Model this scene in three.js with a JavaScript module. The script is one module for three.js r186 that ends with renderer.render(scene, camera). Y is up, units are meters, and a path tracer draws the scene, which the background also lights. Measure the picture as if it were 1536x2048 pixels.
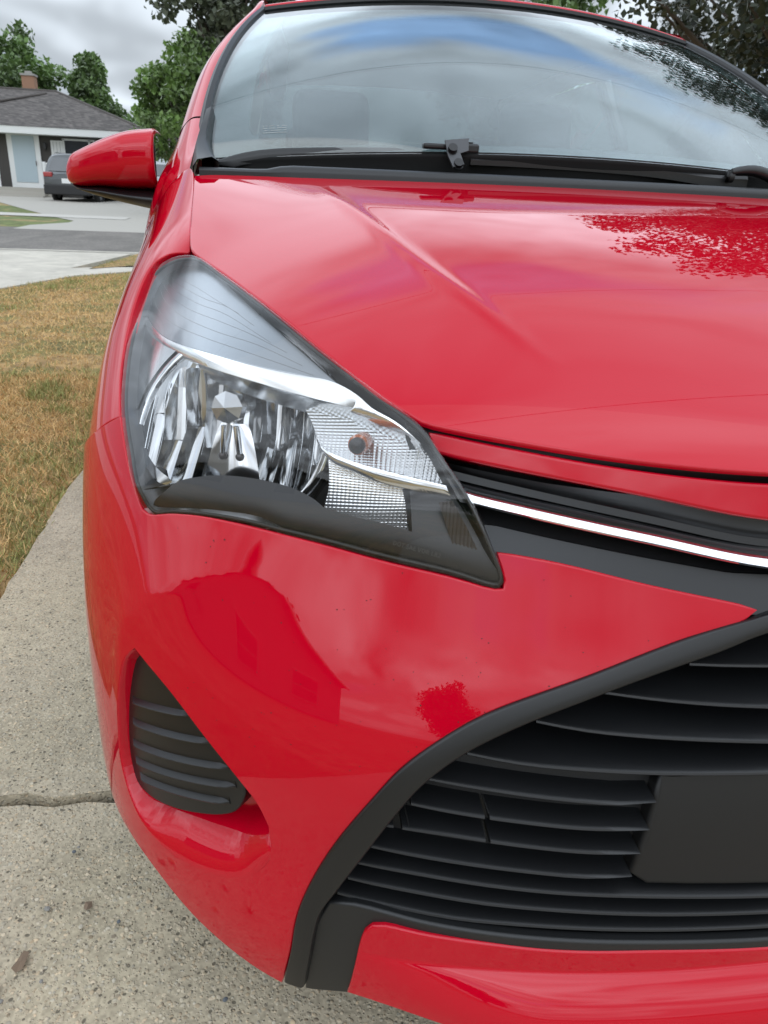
import * as THREE from 'three';
import { mergeGeometries } from 'three/addons/utils/BufferGeometryUtils.js';
import { TextGeometry } from 'three/addons/geometries/TextGeometry.js';
import { FontLoader } from 'three/addons/loaders/FontLoader.js';
import { RoundedBoxGeometry } from 'three/addons/geometries/RoundedBoxGeometry.js';
// ---------------------------------------------------------------- camera, sky, sun, exposure
const scene = new THREE.Scene();
const camera = new THREE.PerspectiveCamera(68.55, 768 / 1024, 0.05, 400);
camera.position.set(-0.589, 0.9713, 0.5106);
{
  const yaw = 0.1634, pitch = 0.3983, roll = 0.0449;
  const f = new THREE.Vector3(Math.sin(yaw) * Math.cos(pitch), -Math.sin(pitch), -Math.cos(yaw) * Math.cos(pitch));
  const r = new THREE.Vector3(Math.cos(yaw), 0, Math.sin(yaw)), u = r.clone().cross(f);
  const r2 = r.clone().multiplyScalar(Math.cos(roll)).addScaledVector(u, Math.sin(roll)), u2 = u.clone().multiplyScalar(Math.cos(roll)).addScaledVector(r, -Math.sin(roll));
  camera.quaternion.setFromRotationMatrix(new THREE.Matrix4().makeBasis(r2, u2, f.negate()));
}
camera.focus = 1.15; camera.userData.fStop = 13;
function skyTexture() {
  const W = 1024, H = 512, d = new Float32Array(W * H * 4);
  const hash = (x, y) => { let h = Math.imul(x, 374761393) ^ Math.imul(y, 668265263); h = Math.imul(h ^ (h >>> 13), 1274126177); return ((h ^ (h >>> 16)) >>> 0) / 4294967296; };
  const vn = (x, y) => { const i = Math.floor(x), j = Math.floor(y), fx = x - i, fy = y - j, u = fx * fx * fx * (fx * (fx * 6 - 15) + 10), v = fy * fy * fy * (fy * (fy * 6 - 15) + 10); return (hash(i, j) * (1 - u) + hash(i + 1, j) * u) * (1 - v) + (hash(i, j + 1) * (1 - u) + hash(i + 1, j + 1) * u) * v; };
  const fbm = (x, y, o) => { let s = 0, a = .5, t = 0; for (let k = 0; k < o; k++) { s += a * vn(x, y); t += a; a *= .5; const nx = x * 1.6 - y * 1.2 + 11.3; y = x * 1.2 + y * 1.6 + 5.7; x = nx; } return s / t; };
  for (let j = 0; j < H; j++) {
    const el = ((j + .5) / H - .5) * Math.PI, y = Math.sin(el), c = Math.cos(el);
    for (let i = 0; i < W; i++) {
      const az = ((i + .5) / W - .5) * 2 * Math.PI, x = c * Math.cos(az), z = c * Math.sin(az);
      const k = 1 / (Math.max(y, 0) + .18), px = x * k, pz = z * k;
      const wx = fbm(px * .8 + 3.1, pz * .8 + 9.2, 3) - .5, wz = fbm(px * .8 - 7.4, pz * .8 + 1.9, 3) - .5;
      const n = fbm(px * 1.35 + wx * 1.6 + 84, pz * 1.8 + wz * 1.6 + 73.5, 6), m = fbm(px * 3.1 + wx * 2.6 - 33.6, pz * 4.2 + wz * 2.6 + 66.6, 5);
      let t = (n - .34) / .34; t = Math.min(1, Math.max(0, t)); t = t * t * (3 - 2 * t);
      let lum = (.34 + .56 * t + .75 * (m - .5)) * (.38 + 1.75 * Math.max(0, y));
      const mass = Math.min(1, Math.max(0, (y + (n - .5) * .9 + (m - .5) * .35 - .56) / .30)); lum *= 1 - .40 * mass * mass * (3 - 2 * mass);                 // heavier grey cloud overhead
      const sd = (x * -.27 + y * .56 + z * .785), glow = Math.exp((sd - 1) / .16); lum *= 1 + .7 * glow;                 // brighter cloud before the hidden sun
      const gap = Math.exp(-((x - .27) ** 2 / .010 + (y - .63) ** 2 / .003 + (z + .73) ** 2 / .010)), open = Math.min(1, Math.max(0, (.27 - n + gap * .30 + (m - .5) * .40) / .16));       // breaks in the cloud
      const o = (j * W + i) * 4, bl = Math.min(1, open * .68 + .14 * Math.max(0, y));
      d[o] = lum * (.895 * (1 - bl) + .22 * bl); d[o + 1] = lum * (.985 * (1 - bl) + .46 * bl); d[o + 2] = lum * (1.075 * (1 - bl) + .90 * bl); d[o + 3] = 1;
    }
  }
  const t = new THREE.DataTexture(d, W, H, THREE.RGBAFormat, THREE.FloatType);
  t.mapping = THREE.EquirectangularReflectionMapping; t.magFilter = t.minFilter = THREE.LinearFilter; t.wrapS = THREE.RepeatWrapping; t.needsUpdate = true; return t;
}
const sky = skyTexture();
scene.background = sky; scene.environment = sky; scene.backgroundIntensity = 1; scene.environmentIntensity = 1;
const sun = new THREE.DirectionalLight(0xfff4e6, 0.5);
sun.position.set(-8.1, 16.8, 23.5); sun.castShadow = true; sun.shadow.radius = 300; sun.shadow.mapSize.set(2048, 2048);
Object.assign(sun.shadow.camera, { left: -30, right: 30, top: 30, bottom: -50, near: 1, far: 90 });
scene.add(sun, sun.target);
const EXPOSURE = 1.98;
// ---------------------------------------------------------------- small maths
const V = (x, y, z) => new THREE.Vector3(x, y, z);
const clamp = (x, a, b) => Math.min(b, Math.max(a, x));
const lerp = (a, b, t) => a + (b - a) * t;
const sstep = (a, b, x) => { const t = clamp((x - a) / (b - a), 0, 1); return t * t * (3 - 2 * t); };
function rng(seed) { let s = seed >>> 0; return () => { s = (s + 0x6D2B79F5) | 0; let t = Math.imul(s ^ (s >>> 15), 1 | s); t = (t + Math.imul(t ^ (t >>> 7), 61 | t)) ^ t; return ((t ^ (t >>> 14)) >>> 0) / 4294967296; }; }
// natural cubic interpolation through [x, y] pairs
function curve1(pts) {
  const n = pts.length, X = pts.map(p => p[0]), Y = pts.map(p => p[1]), m = new Array(n).fill(0), c = new Array(n).fill(0), d = new Array(n).fill(0);
  for (let i = 1; i < n - 1; i++) {
    const h0 = X[i] - X[i - 1], h1 = X[i + 1] - X[i], b = 2 * (h0 + h1) - h0 * c[i - 1];
    c[i] = h1 / b; d[i] = (6 * ((Y[i + 1] - Y[i]) / h1 - (Y[i] - Y[i - 1]) / h0) - h0 * d[i - 1]) / b;
  }
  for (let i = n - 2; i > 0; i--) m[i] = d[i] - c[i] * m[i + 1];
  return x => {
    let i = 0; while (i < n - 2 && x > X[i + 1]) i++;
    const h = X[i + 1] - X[i];
    if (x < X[0] || x > X[n - 1]) {
      const e = x < X[0] ? 0 : n - 1, k = e ? n - 2 : 0, hh = X[k + 1] - X[k];
      const s = e ? (Y[k + 1] - Y[k]) / hh + hh * m[k] / 6 : (Y[1] - Y[0]) / hh - hh * m[1] / 6;
      return Y[e] + s * (x - X[e]);
    }
    const a = (X[i + 1] - x) / h, b = (x - X[i]) / h;
    return a * Y[i] + b * Y[i + 1] + ((a * a * a - a) * m[i] + (b * b * b - b) * m[i + 1]) * h * h / 6;
  };
}
// smooth polyline through sparse points; a third entry 1 marks a sharp corner
function smooth(pts, closed = true, step = 0.012) {
  const n = pts.length, out = [];
  const at = i => closed ? pts[(i + n) % n] : pts[clamp(i, 0, n - 1)];
  for (let i = 0; i < (closed ? n : n - 1); i++) {
    const p1 = at(i), p2 = at(i + 1), p0 = p1[2] ? p1 : at(i - 1), p3 = p2[2] ? p2 : at(i + 2);
    const L = Math.hypot(p2[0] - p1[0], p2[1] - p1[1]), k = Math.max(1, Math.round(L / step));
    const d0 = Math.sqrt(Math.hypot(p1[0] - p0[0], p1[1] - p0[1])) || 1e-9, d1 = Math.sqrt(L) || 1e-9, d2 = Math.sqrt(Math.hypot(p3[0] - p2[0], p3[1] - p2[1])) || 1e-9;
    for (let j = 0; j < k; j++) {
      const t = j / k, q = [];
      for (let a = 0; a < 2; a++) {
        let m1 = d0 > 1e-6 ? ((p1[a] - p0[a]) / d0 - (p2[a] - p0[a]) / (d0 + d1) + (p2[a] - p1[a]) / d1) * d1 : p2[a] - p1[a];
        let m2 = d2 > 1e-6 ? ((p2[a] - p1[a]) / d1 - (p3[a] - p1[a]) / (d1 + d2) + (p3[a] - p2[a]) / d2) * d1 : p2[a] - p1[a];
        const t2 = t * t, t3 = t2 * t;
        q.push((2 * t3 - 3 * t2 + 1) * p1[a] + (t3 - 2 * t2 + t) * m1 + (-2 * t3 + 3 * t2) * p2[a] + (t3 - t2) * m2);
      }
      out.push(q);
    }
  }
  if (!closed) out.push(pts[n - 1].slice(0, 2));
  return out;
}
function polyDist(poly, u, v, closed = false) {
  let best = 1e9; const n = poly.length;
  for (let i = 0; i < (closed ? n : n - 1); i++) {
    const a = poly[i], b = poly[(i + 1) % n], dx = b[0] - a[0], dy = b[1] - a[1];
    const t = clamp(((u - a[0]) * dx + (v - a[1]) * dy) / (dx * dx + dy * dy || 1e-12), 0, 1);
    best = Math.min(best, Math.hypot(u - a[0] - dx * t, v - a[1] - dy * t));
  }
  return best;
}
function inside(poly, u, v) { let c = false; for (let i = 0, j = poly.length - 1; i < poly.length; j = i++) { const a = poly[i], b = poly[j]; if ((a[1] > v) !== (b[1] > v) && u < (b[0] - a[0]) * (v - a[1]) / (b[1] - a[1]) + a[0]) c = !c; } return c; }
// thin plate spline c(a, b)
function tps(pts, lam = 1e-5) {
  const n = pts.length, N = n + 3, A = [], rhs = [];
  const U = r2 => r2 < 1e-12 ? 0 : r2 * Math.log(r2) * 0.5;
  for (let i = 0; i < N; i++) { A.push(new Float64Array(N + 1)); }
  for (let i = 0; i < n; i++) {
    for (let j = 0; j < n; j++) A[i][j] = U((pts[i][0] - pts[j][0]) ** 2 + (pts[i][1] - pts[j][1]) ** 2) + (i === j ? lam : 0);
    A[i][n] = A[n][i] = 1; A[i][n + 1] = A[n + 1][i] = pts[i][0]; A[i][n + 2] = A[n + 2][i] = pts[i][1]; A[i][N] = pts[i][2];
  }
  for (let k = 0; k < N; k++) {
    let p = k; for (let i = k + 1; i < N; i++) if (Math.abs(A[i][k]) > Math.abs(A[p][k])) p = i;
    [A[k], A[p]] = [A[p], A[k]];
    for (let i = k + 1; i < N; i++) { const f = A[i][k] / A[k][k]; if (f) for (let j = k; j <= N; j++) A[i][j] -= f * A[k][j]; }
  }
  const w = new Float64Array(N);
  for (let k = N - 1; k >= 0; k--) { let s = A[k][N]; for (let j = k + 1; j < N; j++) s -= A[k][j] * w[j]; w[k] = s / A[k][k]; }
  return (a, b) => { let s = w[n] + w[n + 1] * a + w[n + 2] * b; for (let i = 0; i < n; i++) s += w[i] * U((a - pts[i][0]) ** 2 + (b - pts[i][1]) ** 2); return s; };
}
// ---------------------------------------------------------------- body surfaces (car metres: nose at z = 0, centre line x = 0)
const Fz0 = curve1([[.08, .020], [.15, .026], [.22, .025], [.30, .016], [.40, .004], [.46, -.010], [.52, -.033], [.6, -.069], [.66, -.093], [.72, -.115], [.78, -.137], [.9, -.19]]);
const FW = curve1([[.08, .80], [.15, .822], [.25, .838], [.4, .846], [.6, .848], [.72, .846], [.8, .835], [.9, .80]]);
const FD = curve1([[.08, .47], [.15, .475], [.4, .5], [.6, .51], [.68, .55], [.75, .62], [.85, .72]]);
// front shell: a = -1 (side) .. 0 (centre) .. 1, b = height
function frontRaw(a, y) {
  const s = Math.sin(clamp(a, -1.3, 1.3) * Math.PI / 2), t = Math.abs(s), W = FW(y), D = FD(y);
  let z = Fz0(y) - D * (1 - Math.sqrt(Math.max(0, 1 - Math.pow(t, 2.7))));
  if (Math.abs(a) > 1) return V(Math.sign(a) * W, y, Fz0(y) - D - (Math.abs(a) - 1) * 1.2);
  return V(W * s, y, z);
}
const Hyc = curve1([[-1.1, 1.022], [-.95, 1.0], [-.8, .978], [-.65, .950], [-.5, .912], [-.35, .862], [-.22, .803], [-.14, .757], [-.10, .727], [-.05, .685]]);
const Hk = curve1([[-1.1, .0], [-.95, .010], [-.8, .029], [-.65, .046], [-.5, .053], [-.3, .045], [-.15, .030], [-.05, .02]]);
// the raised character line of the bonnet
const hoodLine = [[-.52, -.98], [-.489, -.839], [-.429, -.603], [-.368, -.410], [-.328, -.324], [-.286, -.249], [-.25, -.19]];
const hoodX = curve1(hoodLine.map(([x, z]) => [z, x]));
function hood(x, z) {
  const t = Math.abs(x) / .7, ax = -Math.abs(x);
  let y = Hyc(z) - Hk(z) * Math.pow(t, 2.2);
  const d = (ax - hoodX(z)) * .95, fade = sstep(-.92, -.70, z) * (1 - sstep(-.40, -.22, z));
  const w = .0045 + .006 * (1 - fade), r = Math.sqrt(d * d + w * w) - w;
  y += fade * (.0045 * Math.exp(-r / (d > 0 ? .12 : .07)) + .0023 * Math.exp(-d * d / 1.5e-4));
  return V(x, y, z);
}
// windscreen: s = -1..1 across, t = 0 (base)..1 (top)
function screen(s, t) {
  const q = s * s;
  const b = V(.705 * s, 1.052 - .034 * q, -1.0 - .105 * q), e = V(.578 * s, 1.437 - .040 * q, -1.715 - .075 * q);
  const p = b.lerp(e, t), k = 4 * t * (1 - t) * .022;
  p.x += Math.sign(s) * .030 * 4 * t * (1 - t) * Math.abs(s);
  p.y += k * .85; p.z += k * .5; return p;
}
// oblique axes in which the lamp glass is a height field
const Lw = V(-.22, .50, .84).normalize(), Le1 = V(0, 1, 0).cross(Lw).normalize(), Le2 = Lw.clone().cross(Le1);
const toL = p => [p.dot(Le1), p.dot(Le2), p.dot(Lw)];
const fromL = (a, b, c) => V(0, 0, 0).addScaledVector(Le1, a).addScaledVector(Le2, b).addScaledVector(Lw, c);
function lensFrom(ctrl) { const f = tps(ctrl.map(p => toL(V(...p))), 2e-6); return (a, b) => fromL(a, b, f(a, b)); }
// normal and inward offset of any surface
function normalOf(S, u, v, flip, h = 8e-4) {
  const pu = S(u + h, v).sub(S(u - h, v)), pv = S(u, v + h).sub(S(u, v - h));
  const n = pu.cross(pv).normalize(); return flip ? n.negate() : n;
}
function offset(S, d, flip) { return (u, v) => { const n = normalOf(S, u, v, flip), p = S(u, v); return p.addScaledVector(n, typeof d === 'function' ? d(u, v) : d); }; }
// body side: u = z, v = angle round the shoulder (0 top .. 1 side, then straight down)
const Scx = curve1([[-3.95, -.60], [-3.4, -.66], [-2.5, -.70], [-1.3, -.70], [-.95, -.69], [-.764, -.675], [-.62, -.66], [-.55, -.65], [-.45, -.62], [-.38, -.60]]);
const SW = curve1([[-3.95, -.78], [-3.4, -.845], [-2.5, -.85], [-1.3, -.85], [-.95, -.848], [-.764, -.848], [-.62, -.846], [-.55, -.840], [-.45, -.823], [-.38, -.803]]);
const Say = curve1([[-3.95, .44], [-3.4, .46], [-2.5, .44], [-1.3, .43], [-1.03, .415], [-.95, .395], [-.764, .345], [-.62, .29], [-.55, .245], [-.45, .192], [-.38, .158]]);
function flank(z, v) {
  const f = Math.min(v, 1) * Math.PI / 2, cx = Scx(z), W = SW(z), d = Math.max(0, v - 1);
  return V(cx + (W - cx) * Math.sin(f) + .16 * d * d, .60 + Say(z) * Math.cos(f) - d, z);
}
// outlines of the panels in the axes of their surfaces, and points of the lamp glass, in metres
const GLASS = [[-0.3697,0.6242,-0.1073],[-0.4167,0.6323,-0.1221],[-0.4826,0.6403,-0.1462],[-0.5351,0.6466,-0.1705],[-0.5794,0.6492,-0.1939],[-0.6202,0.6502,-0.219],[-0.6633,0.6461,-0.2479],[-0.6978,0.6383,-0.2732],[-0.7274,0.6285,-0.2976],[-0.4426,0.7653,-0.1717],[-0.4783,0.7854,-0.2169],[-0.5331,0.8143,-0.2946],[-0.5738,0.8357,-0.3641],[-0.6079,0.8537,-0.4337],[-0.6464,0.8705,-0.5096],[-0.6857,0.8852,-0.5797],[-0.738,0.6513,-0.3017],[-0.755,0.6802,-0.3561],[-0.768,0.7111,-0.4172],[-0.775,0.745,-0.4849],[-0.776,0.783,-0.5586],[-0.769,0.8191,-0.6105],[-0.752,0.8596,-0.6483],[-0.725,0.8778,-0.6348],[-0.4001,0.7083,-0.125],[-0.3799,0.6642,-0.112],[-0.6452,0.758,-0.2867],[-0.5551,0.7388,-0.2078],[-0.6906,0.8108,-0.4326],[-0.7171,0.7523,-0.3669],[-0.4679,0.6933,-0.1432]];
const O = {
  hood: [[0,-0.1125,1],[-0.1082,-0.117],[-0.1832,-0.1237],[-0.2689,-0.1364],[-0.3519,-0.1549],[-0.4153,-0.1734],[-0.4402,-0.1837],[-0.4522,-0.1955],[-0.4775,-0.2233],[-0.5324,-0.3063],[-0.5961,-0.4252],[-0.6402,-0.5123],[-0.6721,-0.5735],[-0.6852,-0.6021],[-0.6925,-0.6593],[-0.699,-0.764],[-0.7025,-0.8622],[-0.7057,-0.9466,1],[-0.68,-0.955],[-0.5,-0.945],[-0.25,-0.938],[0,-0.936,1]],
  garnish: [[0,0.7205,1],[-0.0793,0.7222],[-0.1377,0.7275],[-0.2054,0.7363],[-0.273,0.7466],[-0.3146,0.7528],[-0.3421,0.7572,1],[-0.3374,0.7443,1],[-0.2899,0.7368],[-0.2389,0.7288],[-0.1714,0.7159],[-0.0788,0.6954],[0,0.69,1]],
  bumper: [[-0.0871,0.6081,1],[-0.1041,0.5972],[-0.1411,0.5867],[-0.221,0.5518],[-0.3009,0.5147],[-0.3393,0.4862],[-0.3708,0.4562],[-0.397,0.418],[-0.4317,0.3581],[-0.4648,0.2837],[-0.4783,0.2438],[-0.4893,0.1954],[-0.5107,0.1289,1],[-0.5368,0.1342],[-0.5622,0.1425],[-0.6175,0.1641],[-0.7044,0.2008],[-0.84,0.215],[-1,0.235,1],[-1,0.6,1],[-0.8674,0.6524],[-0.7226,0.7094,1],[-0.701,0.6748],[-0.678,0.6444],[-0.6647,0.6308],[-0.6515,0.6286],[-0.6151,0.6378],[-0.5717,0.6451],[-0.5222,0.6479],[-0.4788,0.6469],[-0.4347,0.6439],[-0.3854,0.6376],[-0.327,0.6296],[-0.2911,0.6216],[-0.2832,0.6231],[-0.2815,0.6326],[-0.2875,0.6555,1],[-0.2384,0.6478],[-0.1705,0.6304],[-0.0999,0.6126]],
  pocket: [[-0.6781,0.4883,1],[-0.617,0.4617],[-0.5673,0.4271],[-0.5295,0.3954],[-0.5105,0.3756],[-0.4994,0.3531,1],[-0.5007,0.3114],[-0.5327,0.2744],[-0.584,0.2543],[-0.6514,0.2468],[-0.7133,0.2604],[-0.7459,0.3059],[-0.7388,0.3788],[-0.7182,0.4394],[-0.7013,0.4697]],
  pocketRim: [[-0.4992,0.3189],[-0.5327,0.2744],[-0.584,0.2543],[-0.6514,0.2468],[-0.7133,0.2604],[-0.7459,0.3059],[-0.7388,0.3788],[-0.7182,0.4394],[-0.7013,0.4697],[-0.684,0.4852]],
  fog: [[-0.6952,0.4765,1],[-0.6059,0.4394],[-0.5359,0.3823],[-0.5382,0.3632],[-0.55,0.3443],[-0.5696,0.3314],[-0.6036,0.3172],[-0.6535,0.3004],[-0.703,0.2896],[-0.7316,0.2911],[-0.7459,0.3081],[-0.7446,0.3539],[-0.7305,0.4096],[-0.7178,0.4517],[-0.7091,0.4672]],
  fogRib0: [[-0.7155,0.4077],[-0.605,0.4381]],
  fogRib1: [[-0.7212,0.3775],[-0.5759,0.4175]],
  fogRib2: [[-0.7282,0.3457],[-0.5517,0.3966]],
  fogRib3: [[-0.7263,0.3224],[-0.5435,0.3771]],
  fogRib4: [[-0.7184,0.3043],[-0.5534,0.3528]],
  frameOuter: [[0,0.628],[-0.0795,0.6055],[-0.0893,0.6024],[-0.1428,0.5857],[-0.2218,0.5511],[-0.3011,0.5139],[-0.3393,0.4857],[-0.3702,0.4554],[-0.3964,0.4175],[-0.4307,0.3584],[-0.4633,0.2843],[-0.4758,0.2458],[-0.4855,0.1998],[-0.5033,0.1405]],
  frameInner: [[0,0.598],[-0.0799,0.5853],[-0.1169,0.5694],[-0.17,0.5494],[-0.2225,0.5267],[-0.275,0.5004],[-0.3177,0.4721],[-0.3505,0.4383],[-0.3729,0.4021],[-0.4026,0.3437],[-0.429,0.2937],[-0.4453,0.2648],[-0.4542,0.2331],[-0.4633,0.191],[-0.476,0.1427]],
  lip: [[0,0.2385,1],[-0.0536,0.2399],[-0.1527,0.2473],[-0.2097,0.2484],[-0.2496,0.2502],[-0.2957,0.2545],[-0.355,0.2592],[-0.3858,0.2624],[-0.397,0.2593],[-0.4037,0.2508],[-0.4148,0.2058],[-0.4229,0.1714],[-0.4281,0.1567,1],[-0.3575,0.1599],[-0.2945,0.1596],[-0.2336,0.1547],[-0.1726,0.147],[0,0.137,1]],
  under: [[0,0.2485,1],[-0.0519,0.2497],[-0.1514,0.2568],[-0.2376,0.2616],[-0.2955,0.2653],[-0.3553,0.2701],[-0.3865,0.2741],[-0.4157,0.2757],[-0.4396,0.2707,1],[-0.4535,0.2415],[-0.4656,0.1879],[-0.4825,0.1254,1],[-0.4281,0.1465],[-0.3586,0.1497],[-0.2943,0.1495],[-0.2321,0.1443],[0,0.137,1]],
  slat0: [[-0.135,0.5595],[-0.1091,0.5577],[-0.0715,0.5556]],
  slat1: [[-0.2032,0.5339],[-0.1509,0.5262],[-0.1102,0.5213],[-0.0726,0.5177]],
  slat2: [[-0.259,0.5057],[-0.2186,0.4985],[-0.1649,0.4925],[-0.0728,0.4841]],
  slat3: [[-0.3158,0.4702],[-0.2729,0.4641],[-0.2186,0.46],[-0.1646,0.4567],[-0.072,0.4523]],
  slat4: [[-0.3501,0.4392],[-0.3002,0.4344],[-0.245,0.4287],[-0.1904,0.4242],[-0.1619,0.426]],
  slat5: [[-0.3677,0.4091],[-0.328,0.4053],[-0.2714,0.4004],[-0.2161,0.3956],[-0.1653,0.3946]],
  slat6: [[-0.3873,0.3787],[-0.3274,0.3777],[-0.2702,0.3726],[-0.2143,0.3674],[-0.1704,0.3663]],
  slat7: [[-0.4015,0.3495],[-0.3265,0.3456],[-0.2687,0.3416],[-0.2121,0.3369],[-0.1748,0.3379]],
  slat8: [[-0.4131,0.3252],[-0.3561,0.3245],[-0.2965,0.3205],[-0.2389,0.3161],[-0.1533,0.3105],[-0.0546,0.3015]],
  slat9: [[-0.4236,0.303],[-0.3559,0.3012],[-0.2958,0.2973],[-0.2377,0.2941],[-0.1513,0.2877],[-0.0517,0.2802]],
  slat10: [[-0.4346,0.2803],[-0.3877,0.2789],[-0.3252,0.2751],[-0.2658,0.2739],[-0.2077,0.2712],[-0.0492,0.2612]],
  slat11: [[-0.423,0.2689],[-0.356,0.2648],[-0.2949,0.26],[-0.2359,0.2561],[-0.1481,0.251],[-0.0468,0.2433]],
  plate: [[-0.0536,0.3168],[-0.158,0.3266,1],[-0.1704,0.3374,1],[-0.1649,0.3639],[-0.1603,0.3955],[-0.1571,0.4221],[-0.1563,0.4504]],
  chromeTop: [[-0.3149,0.7118],[-0.2538,0.7],[-0.1671,0.6812],[-0.0721,0.6585],[0,0.655]],
  chromeLow: [[-0.3097,0.7003],[-0.2547,0.6896],[-0.1691,0.671],[-0.0751,0.6479],[0,0.64]],
  gapLow: [[-0.331,0.7434],[-0.3158,0.7217],[-0.3095,0.7],[-0.289,0.663],[-0.2858,0.6541]],
  fender: [[-0.44,1,1],[-0.4728,0.8139],[-0.4166,0.5696,1],[-0.4887,0.5211],[-0.5527,0.4639],[-0.6001,0.4061],[-0.6403,0.3262],[-0.6412,0.235],[-0.6254,0.118,1],[-0.6648,0.1108],[-0.7564,0.0994],[-0.862,0.0849],[-0.95,0.085],[-1,0.11,1]],
  browPanel: [[-0.851,0.9895],[-0.8749,0.9967],[-0.897,0.9965],[-0.911,0.9797],[-0.9093,0.9411],[-0.8976,0.9065],[-0.8777,0.8801],[-0.8425,0.8514],[-0.7938,0.8252],[-0.7324,0.8026],[-0.6722,0.7829],[-0.6105,0.7679],[-0.574,0.757,1],[-0.606,0.7859],[-0.6517,0.8262],[-0.6972,0.8664],[-0.748,0.9115],[-0.7998,0.9572]],
  browLine0: [[-0.8895,0.9471],[-0.8645,0.914],[-0.8147,0.8764],[-0.745,0.8405],[-0.6809,0.8146],[-0.617,0.7813]],
  browLine1: [[-0.8915,0.9624],[-0.8586,0.9237],[-0.811,0.8895],[-0.7439,0.8569],[-0.6974,0.8337],[-0.6399,0.8005]],
  browLine2: [[-0.8889,0.9691],[-0.8562,0.9345],[-0.8029,0.899],[-0.7442,0.8708],[-0.6629,0.8161]],
  browLine3: [[-0.8841,0.9737],[-0.8492,0.9411],[-0.7939,0.9056],[-0.7434,0.8818],[-0.6935,0.8452]],
  browLine4: [[-0.8793,0.9782],[-0.8457,0.9487],[-0.791,0.9133],[-0.722,0.8681]],
  browLine5: [[-0.8987,0.9379],[-0.8778,0.9064],[-0.8253,0.8648],[-0.7531,0.8289],[-0.6878,0.8024],[-0.6011,0.7678]],
  stripTop: [[-0.8937,0.8963],[-0.8733,0.8739],[-0.8394,0.847],[-0.7913,0.8215],[-0.7308,0.7995],[-0.6711,0.78],[-0.6097,0.7657],[-0.5871,0.7616],[-0.5657,0.7523],[-0.5447,0.7381],[-0.5312,0.7256],[-0.5066,0.7104],[-0.4902,0.6969],[-0.4772,0.6846]],
  stripLow: [[-0.9016,0.8811],[-0.8694,0.8509],[-0.8188,0.8203],[-0.7477,0.7901],[-0.6831,0.7682],[-0.6291,0.7511],[-0.5994,0.7427],[-0.5708,0.7351],[-0.5456,0.7279],[-0.5562,0.7271],[-0.5325,0.7173],[-0.5086,0.7051],[-0.4793,0.6864]],
  wingTop: [[-0.5887,0.6931],[-0.5802,0.6787],[-0.5655,0.6703],[-0.5411,0.6609],[-0.5121,0.653],[-0.4764,0.6443],[-0.4465,0.6372]],
  wingLow: [[-0.5875,0.6852],[-0.5766,0.6682],[-0.5664,0.6585],[-0.5471,0.6505],[-0.5212,0.6388],[-0.4848,0.6309],[-0.4397,0.6223]],
  turn: [[-0.6321,0.7684],[-0.5717,0.7515],[-0.5366,0.7348],[-0.5127,0.7214],[-0.4881,0.7016],[-0.4693,0.6744],[-0.4517,0.6399,1],[-0.4805,0.6458],[-0.5183,0.6567],[-0.5475,0.6662],[-0.5727,0.6785],[-0.5892,0.689],[-0.6036,0.7252],[-0.6179,0.7508]],
  park: [[-0.5799,0.6688,1],[-0.5522,0.6544],[-0.5262,0.6408],[-0.4987,0.6319,1],[-0.491,0.5971],[-0.4849,0.5688,1],[-0.5289,0.5797],[-0.5625,0.5872],[-0.5851,0.5936,1],[-0.5801,0.6157]],
  shelf: [[-0.7751,0.6035],[-0.7601,0.6185],[-0.7468,0.6297],[-0.7257,0.6349],[-0.6913,0.6375],[-0.6469,0.6339],[-0.61,0.6257],[-0.5831,0.6148],[-0.5681,0.6058,1],[-0.5631,0.6055],[-0.5443,0.6006],[-0.5143,0.5953],[-0.476,0.5871,1],[-0.4809,0.612],[-0.486,0.6312,1],[-0.4705,0.6293],[-0.4385,0.6259,1],[-0.4218,0.6013],[-0.4039,0.5757],[-0.3831,0.5491],[-0.3855,0.5427],[-0.4087,0.5464],[-0.441,0.5535],[-0.4735,0.5607],[-0.5064,0.5675],[-0.5399,0.574],[-0.5742,0.58],[-0.6096,0.5857],[-0.6363,0.5958],[-0.6747,0.6002],[-0.7154,0.6021],[-0.7481,0.6018]],
  shelfEdge: [[-0.3775,0.548],[-0.4095,0.5546],[-0.4416,0.5604],[-0.4739,0.5663],[-0.5066,0.5725],[-0.54,0.5788],[-0.5743,0.5846],[-0.6097,0.5898],[-0.6364,0.5983],[-0.6747,0.6027],[-0.7153,0.6058],[-0.7477,0.606],[-0.7824,0.6029]],
  grooves: [[-0.4514,0.6191,1],[-0.4381,0.6221,1],[-0.4199,0.5921],[-0.3977,0.5529,1],[-0.4246,0.5546,1],[-0.4386,0.5872]],
  sideTrim: [[-0.9008,0.9004],[-0.9015,0.8668],[-0.8879,0.8065],[-0.8739,0.7528],[-0.8662,0.7205],[-0.8475,0.6887],[-0.8113,0.6585],[-0.7663,0.6242],[-0.7589,0.6282],[-0.8089,0.6696],[-0.8423,0.7029],[-0.857,0.7373],[-0.8615,0.7672],[-0.8555,0.8064],[-0.8477,0.8352],[-0.8822,0.8688]],
  amber: [[-0.9242,0.9046],[-0.9075,0.8752],[-0.894,0.8389],[-0.8862,0.8048],[-0.8792,0.7701],[-0.8876,0.7794],[-0.902,0.8192],[-0.9164,0.8662]],
  markLine: [[-0.4926,0.5788],[-0.4448,0.5698]],
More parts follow.
